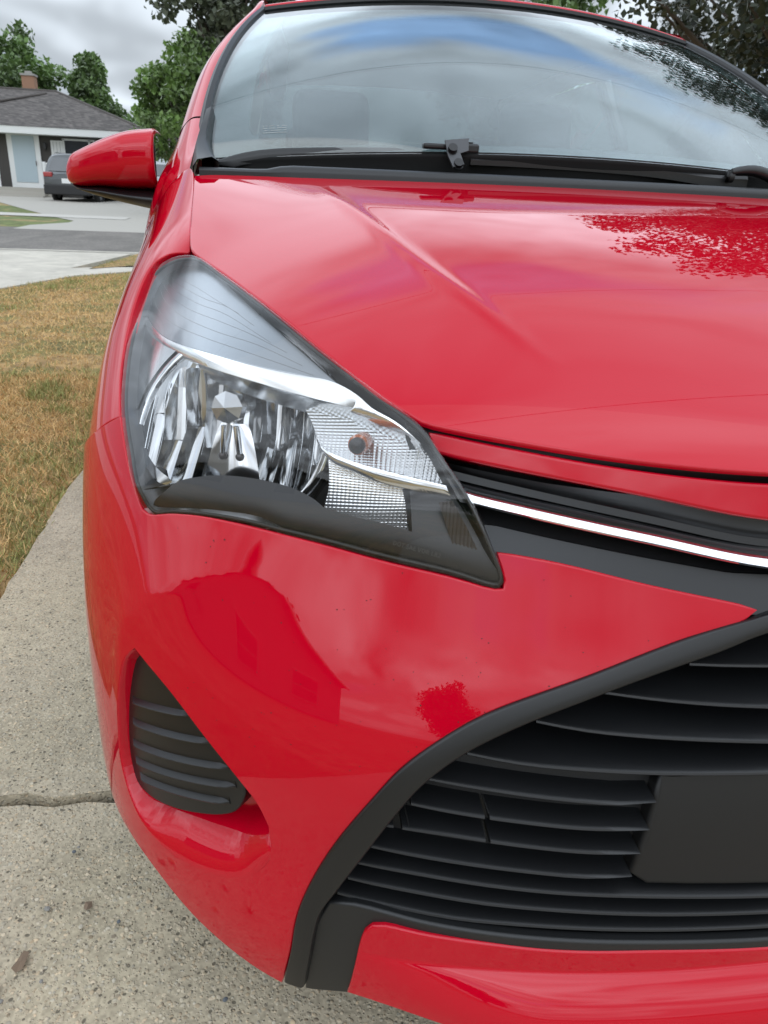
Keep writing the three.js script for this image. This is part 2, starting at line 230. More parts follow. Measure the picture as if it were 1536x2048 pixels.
  lensOut: [[-0.8143,0.9624],[-0.7526,0.9175],[-0.6956,0.8711],[-0.5886,0.7798],[-0.5161,0.7243],[-0.4737,0.6911],[-0.4527,0.6635],[-0.4209,0.6211],[-0.3982,0.5815],[-0.3845,0.5522],[-0.3869,0.5477],[-0.4342,0.5561],[-0.504,0.5664],[-0.5609,0.5769],[-0.6096,0.5849],[-0.6555,0.5928],[-0.7044,0.5977],[-0.744,0.5989],[-0.7743,0.5985],[-0.7862,0.6157],[-0.813,0.6619],[-0.8441,0.7197],[-0.8677,0.7806],[-0.8865,0.8469],[-0.8939,0.906],[-0.8876,0.9571],[-0.8606,0.9713]],
};
// ---------------------------------------------------------------- mesh kit
function geo(pos, nor, idx, uv) {
  const g = new THREE.BufferGeometry();
  g.setAttribute('position', new THREE.Float32BufferAttribute(pos, 3));
  if (uv) g.setAttribute('uv', new THREE.Float32BufferAttribute(uv, 2));
  if (idx) g.setIndex(idx);
  if (nor) g.setAttribute('normal', new THREE.Float32BufferAttribute(nor, 3)); else g.computeVertexNormals();
  return g;
}
const area2 = p => { let s = 0; for (let i = 0; i < p.length; i++) { const a = p[i], b = p[(i + 1) % p.length]; s += a[0] * b[1] - b[0] * a[1]; } return s; };
const ccw = p => area2(p) < 0 ? p.slice().reverse() : p;
function clipCell(poly, x0, x1, y0, y1) {
  let p = poly;
  for (const [ax, s, c] of [[0, 1, x0], [0, -1, x1], [1, 1, y0], [1, -1, y1]]) {
    const q = []; const n = p.length; if (!n) return q;
    for (let i = 0; i < n; i++) {
      const a = p[i], b = p[(i + 1) % n], da = s * (a[ax] - c), db = s * (b[ax] - c);
      if (da >= 0) q.push(a);
      if ((da >= 0) !== (db >= 0)) { const t = da / (da - db); q.push([a[0] + (b[0] - a[0]) * t, a[1] + (b[1] - a[1]) * t]); }
    }
    p = q;
  }
  return p;
}
// part of surface S inside the outline
function trim(S, poly, cu, cv, flip, hn = 8e-4) {
  poly = ccw(poly);
  let x0 = 1e9, x1 = -1e9, y0 = 1e9, y1 = -1e9; for (const [a, b] of poly) { x0 = Math.min(x0, a); x1 = Math.max(x1, a); y0 = Math.min(y0, b); y1 = Math.max(y1, b); }
  const nx = Math.ceil((x1 - x0) / cu), ny = Math.ceil((y1 - y0) / cv), pos = [], nor = [], uv = [], idx = [], seen = new Map();
  const vert = (u, v) => {
    const k = Math.round(u * 2e5) + '_' + Math.round(v * 2e5); let i = seen.get(k);
    if (i === undefined) { i = pos.length / 3; seen.set(k, i); const p = S(u, v), n = normalOf(S, u, v, flip, hn); pos.push(p.x, p.y, p.z); nor.push(n.x, n.y, n.z); uv.push(u, v); }
    return i;
  };
  const tri = (a, b, c) => { if (a !== b && b !== c && a !== c) flip ? idx.push(a, c, b) : idx.push(a, b, c); };
  const E = []; for (let i = 0; i < poly.length; i++) { const a = poly[i], b = poly[(i + 1) % poly.length]; E.push([Math.min(a[0], b[0]), Math.max(a[0], b[0]), Math.min(a[1], b[1]), Math.max(a[1], b[1])]); }
  for (let j = 0; j < ny; j++) for (let i = 0; i < nx; i++) {
    const a = x0 + i * cu, b = a + cu, c = y0 + j * cv, d = c + cv;
    if (!E.some(e => e[0] <= b && e[1] >= a && e[2] <= d && e[3] >= c)) {
      if (!inside(poly, (a + b) / 2, (c + d) / 2)) continue;
      const q = [vert(a, c), vert(b, c), vert(b, d), vert(a, d)]; tri(q[0], q[1], q[2]); tri(q[0], q[2], q[3]); continue;
    }
    let q = clipCell(poly, a, b, c, d); if (q.length < 3) continue;
    q = q.filter((p, k) => { const o = q[(k + 1) % q.length]; return Math.hypot(p[0] - o[0], p[1] - o[1]) > 1e-6; }); if (q.length < 3 || Math.abs(area2(q)) < 1e-11) continue;
    const ids = q.map(p => vert(p[0], p[1]));
    for (const t of THREE.ShapeUtils.triangulateShape(q.map(p => new THREE.Vector2(p[0], p[1])), [])) tri(ids[t[0]], ids[t[1]], ids[t[2]]);
  }
  return geo(pos, nor, idx, uv);
}
// rounded rim and return flange along an outline (list of uv); side -1 turns it into the hole
function flange(S, line, { r = .003, depth = .015, flip = false, closed = true, side = 1 } = {}) {
  const n = line.length, rows = [], ang = [0, .4, .8, 1.2, Math.PI / 2];
  const P = line.map(p => S(p[0], p[1])), N = line.map(p => normalOf(S, p[0], p[1], flip));
  const pos = [], nor = [], idx = [], m = ang.length + 1;
  for (let i = 0; i < n; i++) {
    const a = P[closed ? (i + n - 1) % n : Math.max(0, i - 1)], b = P[closed ? (i + 1) % n : Math.min(n - 1, i + 1)];
    const T = b.clone().sub(a).normalize(), out = T.clone().cross(N[i]).multiplyScalar(side * (flip ? -1 : 1)).normalize();
    for (let k = 0; k < m; k++) {
      const f = ang[Math.min(k, ang.length - 1)], q = P[i].clone().addScaledVector(out, r * Math.sin(f)).addScaledVector(N[i], -r * (1 - Math.cos(f)) - (k === m - 1 ? depth : 0));
      const w = N[i].clone().multiplyScalar(Math.cos(f)).addScaledVector(out, Math.sin(f));
      pos.push(q.x, q.y, q.z); nor.push(w.x, w.y, w.z);
    }
  }
  for (let i = 0; i < (closed ? n : n - 1); i++) for (let k = 0; k < m - 1; k++) { const a = i * m + k, b = ((i + 1) % n) * m + k; side * (flip ? -1 : 1) > 0 ? idx.push(a, b + 1, b, a, a + 1, b + 1) : idx.push(a, b, b + 1, a, b + 1, a + 1); }
  return geo(pos, nor, idx, pos.map(() => 0).slice(0, pos.length / 3 * 2));
}
// grid of points -> smooth sheet
function sheet(rows, { closeU = false, closeV = false } = {}) {
  const R = rows.length, C = rows[0].length, pos = [], idx = [], uv = [];
  rows.forEach((r, i) => r.forEach((p, j) => { pos.push(p.x, p.y, p.z); uv.push(j / (C - 1), i / (R - 1)); }));
  for (let i = 0; i < (closeV ? R : R - 1); i++) for (let j = 0; j < (closeU ? C : C - 1); j++) { const a = i * C + j, b = i * C + (j + 1) % C, c = ((i + 1) % R) * C + j, d = ((i + 1) % R) * C + (j + 1) % C; idx.push(a, b, d, a, d, c); }
  return geo(pos, null, idx, uv);
}
// sheet from a coarse net by Catmull-Rom
function cr3(a, b, c, d, t) { const f = k => { const m1 = (c[k] - a[k]) / 2, m2 = (d[k] - b[k]) / 2, t2 = t * t, t3 = t2 * t; return (2 * t3 - 3 * t2 + 1) * b[k] + (t3 - 2 * t2 + t) * m1 + (-2 * t3 + 3 * t2) * c[k] + (t3 - t2) * m2; }; return V(f('x'), f('y'), f('z')); }
function spline(pts, n) { const out = []; for (let i = 0; i < pts.length - 1; i++) { const a = pts[Math.max(0, i - 1)], b = pts[i], c = pts[i + 1], d = pts[Math.min(pts.length - 1, i + 2)]; for (let k = 0; k < n; k++) out.push(cr3(a, b, c, d, k / n)); } out.push(pts[pts.length - 1].clone()); return out; }
function net(rows, nu = 6, nv = 6) { const r = rows.map(x => spline(x, nu)), cols = r[0].map((_, j) => spline(r.map(x => x[j]), nv)); return sheet(cols[0].map((_, i) => cols.map(c => c[i]))); }
// profile [[along A, along B]] carried along a path; axes from a function of the index
function carry(path, axes, profile, closed = true, caps = true) {
  const rows = path.map((p, i) => { const [A, B] = axes(i, path); return profile.map(([a, b]) => p.clone().addScaledVector(A, a).addScaledVector(B, b)); });
  const pos = [], idx = [], C = profile.length, uv = [];
  rows.forEach((r, i) => r.forEach((p, j) => { pos.push(p.x, p.y, p.z); uv.push(j / C, i / rows.length); }));
  for (let i = 0; i < rows.length - 1; i++) for (let j = 0; j < (closed ? C : C - 1); j++) { const a = i * C + j, b = i * C + (j + 1) % C; idx.push(a, b, b + C, a, b + C, a + C); }
  if (closed && caps) for (const e of [0, rows.length - 1]) { const t = THREE.ShapeUtils.triangulateShape(profile.map(p => new THREE.Vector2(p[0], p[1])), []); for (const [a, b, c] of t) e ? idx.push(e * C + a, e * C + b, e * C + c) : idx.push(e * C + a, e * C + c, e * C + b); }
  return crease(geo(pos, null, idx, uv));
}
// split normals at sharp edges
function crease_(g, deg = 35) {
  const G = g.index ? g.toNonIndexed() : g, p = G.attributes.position, n = p.count, fn = [], map = new Map(), cosA = Math.cos(deg * Math.PI / 180);
  const a = V(0, 0, 0), b = V(0, 0, 0), c = V(0, 0, 0), key = i => Math.round(p.getX(i) * 1e5) + ',' + Math.round(p.getY(i) * 1e5) + ',' + Math.round(p.getZ(i) * 1e5);
  for (let i = 0; i < n; i += 3) { a.fromBufferAttribute(p, i); b.fromBufferAttribute(p, i + 1); c.fromBufferAttribute(p, i + 2); const f = b.clone().sub(a).cross(c.clone().sub(a)); fn.push(f); for (let k = 0; k < 3; k++) { const h = key(i + k); (map.get(h) || map.set(h, []).get(h)).push(i / 3); } }
  const un = fn.map(f => f.clone().normalize()), out = new Float32Array(n * 3);
  for (let i = 0; i < n; i++) { const f = (i / 3) | 0, s = V(0, 0, 0); for (const q of map.get(key(i))) if (un[q].dot(un[f]) > cosA) s.add(fn[q]); s.normalize(); out.set([s.x, s.y, s.z], i * 3); }
  G.setAttribute('normal', new THREE.BufferAttribute(out, 3)); return G;
}
const crease = crease_;
function tube(path, r, seg = 8, cap = true) { // path: Vector3[]; r number or function
  const N = path.length, pos = [], nor = [], idx = [], uv = []; let up = V(0, 1, 0);
  for (let i = 0; i < N; i++) {
    const T = path[Math.min(N - 1, i + 1)].clone().sub(path[Math.max(0, i - 1)]).normalize(); if (Math.abs(T.dot(up)) > .95) up = V(1, 0, 0);
    const B = T.clone().cross(up).normalize(), C = B.clone().cross(T); up = C.clone(); const R = typeof r === 'function' ? r(i / (N - 1)) : r;
    for (let k = 0; k < seg; k++) { const f = k / seg * 2 * Math.PI, d = B.clone().multiplyScalar(Math.cos(f)).addScaledVector(C, Math.sin(f)); pos.push(path[i].x + d.x * R, path[i].y + d.y * R, path[i].z + d.z * R); nor.push(d.x, d.y, d.z); uv.push(k / seg, i / N); }
  }
  for (let i = 0; i < N - 1; i++) for (let k = 0; k < seg; k++) { const a = i * seg + k, b = i * seg + (k + 1) % seg; idx.push(a, a + seg, b + seg, a, b + seg, b); }
  if (cap) for (const e of [0, N - 1]) for (let k = 1; k < seg - 1; k++) e ? idx.push(e * seg, e * seg + k + 1, e * seg + k) : idx.push(0, k, k + 1);
  return geo(pos, nor, idx, uv);
}
function box(w, h, d, x = 0, y = 0, z = 0, ry = 0) { const g = new THREE.BoxGeometry(w, h, d); if (ry) g.rotateY(ry); g.translate(x, y, z); return g; }
function rbox(w, h, d, r, x = 0, y = 0, z = 0) { const g = new RoundedBoxGeometry(w, h, d, 2, r); g.translate(x, y, z); return g; }
function merged(list) {
  if (list.length === 1) return list[0];
  return mergeGeometries(list.map(g => { let q = g.index ? g.toNonIndexed() : g; for (const k of Object.keys(q.attributes)) if (!['position', 'normal', 'uv'].includes(k)) q.deleteAttribute(k); if (!q.attributes.uv) q.setAttribute('uv', new THREE.Float32BufferAttribute(new Float32Array(q.attributes.position.count * 2), 2)); return q; }));
}
function mirrorX(g) {
  const q = (g.index ? g.toNonIndexed() : g.clone()), p = q.attributes.position.array, n = q.attributes.normal.array;
  for (let i = 0; i < p.length; i += 3) { p[i] = -p[i]; n[i] = -n[i]; }
  for (const a of Object.values(q.attributes)) { const k = a.itemSize, d = a.array; for (let i = 0; i < a.count; i += 3) for (let c = 0; c < k; c++) { const t = d[(i + 1) * k + c]; d[(i + 1) * k + c] = d[(i + 2) * k + c]; d[(i + 2) * k + c] = t; } }
  return q;
}
const font = await new FontLoader().loadAsync('fonts/droid/droid_sans_bold.typeface.json');
// ---------------------------------------------------------------- objects
const names = new Map();
function numbered(n) { const k = names.get(n) || 0; names.set(n, k + 1); return k ? n + '_' + String(k).padStart(3, '0') : n; }
function mesh(name, g, mat, parent) { const m = new THREE.Mesh(Array.isArray(g) ? merged(g) : g, mat); m.name = parent === scene ? numbered(name) : name; m.castShadow = m.receiveShadow = true; parent.add(m); return m; }
function thing(name, label, category, pos = [0, 0, 0], turn = 0, group) { const o = new THREE.Group(); o.name = numbered(name); o.position.set(...pos); o.rotation.y = turn; o.userData = { label, category }; if (group) o.userData.group = group; scene.add(o); return o; }
function tag(o, label, category, group) { o.userData.label = label; o.userData.category = category; if (group) o.userData.group = group; return o; }
function struct(name, g, mat) { const m = mesh(name, g, mat, scene); m.userData.kind = 'structure'; return m; }
const lin = (r, g, b) => new THREE.Color().setRGB(r, g, b);
const std = (c, roughness, o = {}) => new THREE.MeshStandardMaterial({ color: lin(...c), roughness, ...o });
const phys = (c, roughness, o = {}) => new THREE.MeshPhysicalMaterial({ color: lin(...c), roughness, ...o });
// tileable value noise textures
function noise2(N, seed) { const R = rng(seed), t = new Float32Array(N * N); for (let i = 0; i < N * N; i++) t[i] = R(); return (x, y) => { const i = Math.floor(x), j = Math.floor(y), fx = x - i, fy = y - j, u = fx * fx * (3 - 2 * fx), v = fy * fy * (3 - 2 * fy), m = N - 1, g = (a, b) => t[((b % N + N) % N) * N + (a % N + N) % N]; return (g(i, j) * (1 - u) + g(i + 1, j) * u) * (1 - v) + (g(i, j + 1) * (1 - u) + g(i + 1, j + 1) * u) * v; }; }
function tex(W, H, fn, srgb = true) {
  const d = new Uint8Array(W * H * 4);
  for (let j = 0; j < H; j++) for (let i = 0; i < W; i++) { const c = fn(i / W, j / H, i, j), o = (j * W + i) * 4; d[o] = clamp(c[0], 0, 255); d[o + 1] = clamp(c[1], 0, 255); d[o + 2] = clamp(c[2], 0, 255); d[o + 3] = 255; }
  const t = new THREE.DataTexture(d, W, H); t.wrapS = t.wrapT = THREE.RepeatWrapping; t.magFilter = THREE.LinearFilter; t.minFilter = THREE.LinearMipmapLinearFilter; t.generateMipmaps = true; if (srgb) t.colorSpace = THREE.SRGBColorSpace; t.needsUpdate = true; return t;
}
// ---------------------------------------------------------------- car
const M = {
  paint: phys([.46, .0003, .013], .015, { ior: 1.46, specularIntensity: 1 }),
  plastic: std([.0062, .0066, .0074], .38),
  plasticDark: std([.0035, .0035, .0038], .6),
  trim: std([.010, .0105, .0112], .44),
  rubber: std([.009, .009, .009], .55),
  void: std([.004, .004, .004], .9),
  chrome: std([.86, .88, .90], .06, { metalness: 1 }),
  gloss: phys([.006, .006, .007], .22, { clearcoat: .6, clearcoatRoughness: .05 }),
};
const car = thing('hatchback_car', 'glossy red small hatchback parked on the concrete driveway', 'car');
const front = frontRaw, half = pts => smooth(pts, false);
const mirrored = l => l.map(p => [-p[0], ...p.slice(1)]);
function both(name, g, mat, parent = car) { g = Array.isArray(g) ? merged(g) : g; return [mesh(name, g, mat, parent), mesh(name, mirrorX(g), mat, parent)]; }

// bonnet: outline of one half, mirrored
{
  const L = smooth(O.hood, false, .015), full = [...L, ...mirrored(L).reverse().slice(1, -1)];
  mesh('hood', [trim(hood, full, .006, .006, true), flange(hood, ccw(full), { r: .003, depth: .003, flip: true })], M.paint, car);
  const inner = offset(hood, -.03, true);
  mesh('hood_inner_panel', trim(inner, full.map(([x, z]) => [x * .985, z * .985 - .004]), .05, .05, true), M.void, car);
}
// bumper with the fog lamp pocket cut out
const A2 = 1.25;                                        // metres per unit of the a axis near the corner
const rimLine = half(O.pocketRim).map(p => [p[0] * A2, p[1]]);
function pocketDepth(a, y) {
  const d = polyDist(rimLine, a * A2, y), w = .016 + .085 * (1 - sstep(.27, .38, y)) * sstep(-.75, -.62, a);
  return .048 * sstep(0, w, d);
}
const shoulder = half([[-.745, .40], [-.730, .448], [-.709, .493], [-.664, .536], [-.612, .567], [-.553, .592], [-.501, .600], [-.441, .582]]).map(p => [p[0] * A2, p[1]]);
function shoulderLift(a, y) {                            // soft fold running over the fog lamp pocket
  const d = polyDist(shoulder, a * A2, y), over = y > .40 + 1.15 * Math.max(0, a + .745) - 2.1 * Math.max(0, a + .62) * .5, fade = sstep(-.76, -.70, a) * (1 - sstep(-.60, -.44, a));
  return fade * .0045 * Math.exp(-(Math.sqrt(d * d + 1.6e-5) - .004) / .04);
}
const panel = offset(front, shoulderLift);
const pocket = offset(panel, (a, y) => -pocketDepth(a, y));
{
  const out = ccw(smooth(O.bumper, true, .012)), hole = ccw(smooth(O.pocket, true, .008)).reverse();
  let bi = 0, bj = 0, bd = 1e9; out.forEach((p, i) => hole.forEach((q, j) => { const d = Math.hypot(p[0] - q[0], p[1] - q[1]); if (d < bd) { bd = d; bi = i; bj = j; } }));
  const key = [...out.slice(0, bi + 1), ...hole.slice(bj), ...hole.slice(0, bj + 1), ...out.slice(bi)];
  const diag = smooth(O.pocket.slice(0, 6), false, .008);
  both('front_bumper', [trim(panel, key, .008, .007), flange(panel, out, { r: .0025, depth: .02 }), flange(panel, diag, { r: .004, depth: .078, closed: false, side: -1 }), trim(pocket, smooth(O.pocket, true, .004), .0016, .0016)], M.paint);
  const fogS = offset(front, -.012), fogO = smooth(O.fog, true, .008);
  const fogs = [];
  for (const s of [1, -1]) { const g = new THREE.Group(); g.name = 'fog_lamp_cover'; car.add(g); fogs.push([g, s]); }
  const put = (name, g, m) => fogs.forEach(([p, s]) => mesh(name, s > 0 ? g : mirrorX(g), m, p));
  put('cover_panel', merged([trim(fogS, fogO, .008, .008), flange(fogS, ccw(fogO), { r: .003, depth: .066 })]), M.plastic);
  const recess = offset(front, -.0115);
  for (let i = 0; i < 5; i++) {
    const [p, q] = O['fogRib' + i], path = [], N = 16;
    for (let k = 0; k <= N; k++) path.push([lerp(p[0], q[0], k / N), lerp(p[1], q[1], k / N)]);
    const P = path.map(c => recess(c[0], c[1])), Nn = path.map(c => normalOf(front, c[0], c[1]));
    put('rib', carry(P, k => { const T = P[Math.min(N, k + 1)].clone().sub(P[Math.max(0, k - 1)]).normalize(), B = Nn[k].clone().cross(T).normalize(), e = Math.min(1, Math.min(k, N - k) / 1.2); return [B.multiplyScalar(1), Nn[k].clone().multiplyScalar(.1 + .9 * e)]; }, [[.0060, -.003], [.0010, .0052], [0, .0057], [-.001, .0052], [-.0022, -.003]]), M.plastic);
  }
}
// lower grille: frame, slats, plate pad
{
  const grille = new THREE.Group(); grille.name = 'lower_grille'; car.add(grille);
  const fo = smooth(O.frameOuter, false, .015), fi = smooth(O.frameInner, false, .015);
  const res = (l, n) => { const d = [0]; for (let i = 1; i < l.length; i++) d.push(d[i - 1] + Math.hypot(l[i][0] - l[i - 1][0], l[i][1] - l[i - 1][1])); const o = []; for (let k = 0; k < n; k++) { const t = k / (n - 1) * d[d.length - 1]; let i = 1; while (i < l.length - 1 && d[i] < t) i++; const f = (t - d[i - 1]) / (d[i] - d[i - 1] || 1); o.push([lerp(l[i - 1][0], l[i][0], f), lerp(l[i - 1][1], l[i][1], f)]); } return o; };
  const n = 90, ro = res(fo, n), ri = res(fi, n), rows = [];
  for (let k = 0; k < n; k++) {
    const at = (t, d) => { const u = lerp(ro[k][0], ri[k][0], t), v = lerp(ro[k][1], ri[k][1], t); return front(u, v).addScaledVector(normalOf(front, u, v), d); };
    rows.push([at(0, -.03), at(0, -.001), at(.04, .0030), at(.12, .0042), at(.5, .0044), at(.80, .0040), at(.88, .0020), at(.93, -.006), at(1, -.03), at(1.06, -.11)]);
  }
  const g = crease(sheet(rows), 50);
  // closed foot
  both('frame', g, M.plastic, grille);
  const back = offset(front, -.105), bl = [...fi, ...mirrored(fi).reverse().slice(1)];
  mesh('backing_panel', trim(back, bl, .03, .03), M.void, grille);
  const BK = V(0, .10, -1).normalize(), UP = V(0, 1, .10).normalize();
  const prof = (th, dp) => [[dp, .004], [.02, .0022], [.004, .0012], [.0012, .0002], [0, -.0016], [.0012, -th + .001], [.006, -th - .0015], [dp, -th + .004]];
  const depths = [.085, .085, .085, .085, .045, .045, .045, .045, .07, .07, .07, .07];
  for (let i = 0; i < 12; i++) {
    const own = offset(front, -.014), l = smooth(O['slat' + i], false, .02), pad = i >= 4 && i <= 7;
    let P = l.map(c => own(c[0], c[1]));
    const make = pts => carry(pts, k => {
      const e = pad ? Math.sqrt(clamp((pts.length - 1 - k) / 1.8, .02, 1)) : 1;
      return [BK.clone().multiplyScalar(1).add(V(0, 0, 0)), UP.clone().multiplyScalar(e)];
    }, prof(i > 7 ? .0035 : .0045, depths[i]));
    if (!pad) {
      const full = [...P, ...P.slice().reverse().filter(p => p.x < -.02).map(p => V(-p.x, p.y, p.z))];
      mesh('slat', make(full), M.plastic, grille);
    } else if (i === 5 || i === 6) {                                                       // cut by the round tow hook cover
      const x0 = i === 5 ? -.457 : -.465, x1 = i === 5 ? -.378 : -.376, fine = smooth(O['slat' + i], false, .004).map(c => own(c[0], c[1]));
      for (const s of [1, -1]) {
        const cut = (a, b) => { const q = fine.filter(p => p.x > a && p.x < b); const g2 = carry(q, k => [BK, UP.clone().multiplyScalar(b > -.3 ? Math.sqrt(clamp((q.length - 1 - k) / 9, .02, 1)) : 1)], prof(.0045, depths[i])); return s > 0 ? g2 : mirrorX(g2); };
        mesh('slat', cut(-2, x0 - .0008), M.plastic, grille); mesh('slat', cut(x1 + .0008, 0), M.plastic, grille);
        mesh('tow_cover_slat', cut(x0 + .0008, x1 - .0008), M.plastic, grille);
      }
    } else both('slat', make(P), M.plastic, grille);
  }
  // closed louvre panel behind the upper slats and the ring of the tow hook cover
  const lp = offset(front, -.040);
  const shut = [[-.41, .345], [-.145, .330], [-.145, .47], [-.30, .475], [-.36, .44]];
  both('louvre_panel', trim(lp, shut, .02, .02), M.plasticDark, grille);
  const ring = []; for (let k = 0; k <= 40; k++) { const f = k / 40 * 2 * Math.PI; ring.push(offset(front, -.036)(-.331 + .037 * Math.cos(f), .392 + .036 * Math.sin(f))); }
  // dark cut line of the cover where it crosses the slat tops
  for (let i = 4; i <= 7; i++) {
    const yl = O['slat' + i], yf = a => { let k = 0; while (k < yl.length - 2 && yl[k + 1][0] < a) k++; const f = (a - yl[k][0]) / (yl[k + 1][0] - yl[k][0]); return lerp(yl[k][1], yl[k + 1][1], f); };
    let run = []; const flush = () => { if (run.length > 3) both('tow_cover_line', tube(run, .0009, 5), M.void, grille); run = []; };
    for (let k = 0; k <= 200; k++) { const f = k / 200 * 2 * Math.PI, a = -.331 + .0365 * Math.cos(f), y = .392 + .036 * Math.sin(f), y0 = yf(a), t = (y - y0) / .12 * .12 / .12; if (t > .001 && t < .04) { const p = offset(front, -.014)(a, y0); run.push(p.addScaledVector(BK, t).add(V(0, .0012 + t * .05, 0))); } else flush(); } flush();
  }
  const po = smooth(O.plate, false, .03), pf = [...po, ...mirrored(po).reverse()];
  const pad = offset(front, -.020);
  mesh('plate_pad', [trim(pad, pf, .03, .03), flange(pad, ccw(pf), { r: .006, depth: .02 })], M.plasticDark, grille);
  const un = smooth(O.under, false, .012), uf = [...un, ...mirrored(un).reverse().slice(1, -1)], us = offset(front, -.006);
  mesh('lower_trim', [trim(us, uf, .014, .01), flange(us, ccw(uf), { r: .004, depth: .008 })], M.trim, car);
}
// red lower lip
{
  const l = smooth(O.lip, false, .012), full = [...l, ...mirrored(l).reverse().slice(1, -1)];
  const lipS = (u, v) => { const p = front(u, v), k = sstep(.21, .14, v); const t = clamp((.222 - v) / .12, 0, 1); p.z += (.036 * Math.sin(Math.pow(t, .8) * Math.PI * .8) - .004) * (1 - sstep(.24, .44, Math.abs(u))); return p; };
  mesh('lower_lip', [trim(lipS, full, .012, .006), flange(lipS, ccw(full), { r: .003, depth: .02 })], M.paint, car);
}
// slim upper grille: red garnish, black insert, chrome bar
{
  const gl = smooth(O.garnish, false, .015), gf = [...gl, ...mirrored(gl).reverse().slice(1, -1)];
  const gs = (u, v) => { const p = offset(front, .002)(u, v); return p; };
  mesh('upper_garnish', [trim(gs, gf, .015, .008), flange(gs, ccw(gf), { r: .004, depth: .03 })], M.paint, car);
  const grille = new THREE.Group(); grille.name = 'upper_grille'; car.add(grille);
  const rows = [], ct = smooth(O.chromeTop, false, .02), cl = smooth(O.chromeLow, false, .02), n = 40;
  const pick = (l, t) => { const f = t * (l.length - 1), i = Math.min(l.length - 2, Math.floor(f)); return [lerp(l[i][0], l[i + 1][0], f - i), lerp(l[i][1], l[i + 1][1], f - i)]; };
  const st = offset(front, -.010), sl = offset(front, -.002);
  for (let k = 0; k < n; k++) { const a = pick(ct, k / (n - 1)), b = pick(cl, k / (n - 1)), p = st(...a), q = sl(...b), bk = V(0, .1, -1); rows.push([p.clone().addScaledVector(bk, .03), p, p.clone().lerp(q, .5).add(V(0, .001, .0015)), q, q.clone().add(V(0, -.0025, -.001)), q.clone().add(V(0, -.005, -.006)), q.clone().add(V(0, -.003, -.03))]); }
  both('chrome_bar', crease(sheet(rows), 40), M.chrome, grille);
  // black insert: stepped section between garnish, chrome and bumper
  const ins = (y0, y1, o0, o1, mat, name, x0) => {
    const R = []; for (let i = 0; i <= 30; i++) { const t = i / 30, r = []; for (let j = 0; j <= 4; j++) { const s = j / 4, tt = lerp(x0(s), 0, t); const top = pick(y0, 0), y = lerp(y0(tt), y1(tt), s); r.push(front(tt, y).addScaledVector(normalOf(front, tt, y), lerp(o0, o1, s))); } R.push(r); }
    both(name, sheet(R), mat, grille);
  };
  const yOf = l => { const s = l.slice().sort((a, b) => a[0] - b[0]); return a => { let i = 0; while (i < s.length - 2 && s[i + 1][0] < a) i++; const f = (a - s[i][0]) / (s[i + 1][0] - s[i][0] || 1); return lerp(s[i][1], s[i + 1][1], f); }; };
  const top = yOf([[-.40, .752], [-.36, .739], [-.25, .722], [-.1, .705], [0, .69]]), mid = yOf(ct), low = yOf(cl), bot = yOf([[-.42, .665], [-.29, .664], [-.22, .650], [-.1, .625], [0, .618]]);
  const edge = (y, a) => lerp(-.40, -.335, 0);
  const lx = yOf([[.60, -.27], [.645, -.288], [.67, -.298], [.70, -.318], [.73, -.335], [.76, -.352], [.80, -.36]].map(p => p));
  const pick2 = pick;
  function insert(name, ya, yb, oa, ob, mat, ridge) {
    const R = []; for (let i = 0; i <= 36; i++) { const r = []; for (let j = 0; j <= 8; j++) { const s = j / 8; let a = -.3 * (1 - i / 36); for (let q = 0; q < 4; q++) { const y = lerp(ya(a), yb(a), s); a = lx(y) * (1 - i / 36); } const y = lerp(ya(a), yb(a), s); r.push(front(a, y).addScaledVector(normalOf(front, a, y), lerp(oa, ob, s) + (ridge ? ridge(s) : 0))); } R.push(r); }
    both(name, crease(sheet(R), 30), mat, grille);
  }
  const add = (f, d) => a => f(a) + d;
  insert('upper_insert', top, add(mid, .014), -.012, -.030, M.plastic);
  insert('ridge', add(mid, .0145), add(mid, .0075), -.022, -.022, M.plastic);
  insert('chrome_recess', add(mid, .0075), add(mid, -.012), -.034, -.034, M.gloss);
  insert('lower_insert', add(low, .004), add(bot, .017), -.040, -.026, M.plastic);
  insert('lower_sill', add(bot, .0165), add(bot, -.02), -.018, -.006, M.plastic);
  mesh('inner_front_panel', trim(offset(front, -.05), [[-.27, .58], [.27, .58], [.265, .65], [.285, .69], [.305, .74], [.315, .79], [-.315, .79], [-.305, .74], [-.285, .69], [-.265, .65]], .05, .05), M.void, car);
}
// dark core behind the bumper
both('bumper_core', [trim(offset(front, -.078), [[-.98, .2], [-.6, .16], [-.5, .16], [-.5, .5], [-.33, .56], [-.3, .59], [-.6, .58], [-.98, .56]], .05, .05)], M.void);
// bonnet gap seal in front of the garnish
both('hood_seal', (() => { const R = []; for (let i = 0; i <= 30; i++) { const a = -.365 * (1 - i / 30), r = []; for (const [dy, o] of [[.772, -.05], [.764, -.012], [.755, -.008], [.745, -.012], [.735, -.05]]) { const y = dy - .018 * (1 - (a / .365) ** 2) + .012 * Math.max(0, -a / .365 - .3); r.push(front(a, y).addScaledVector(normalOf(front, a, y), o)); } R.push(r); } return sheet(R); })(), M.rubber);
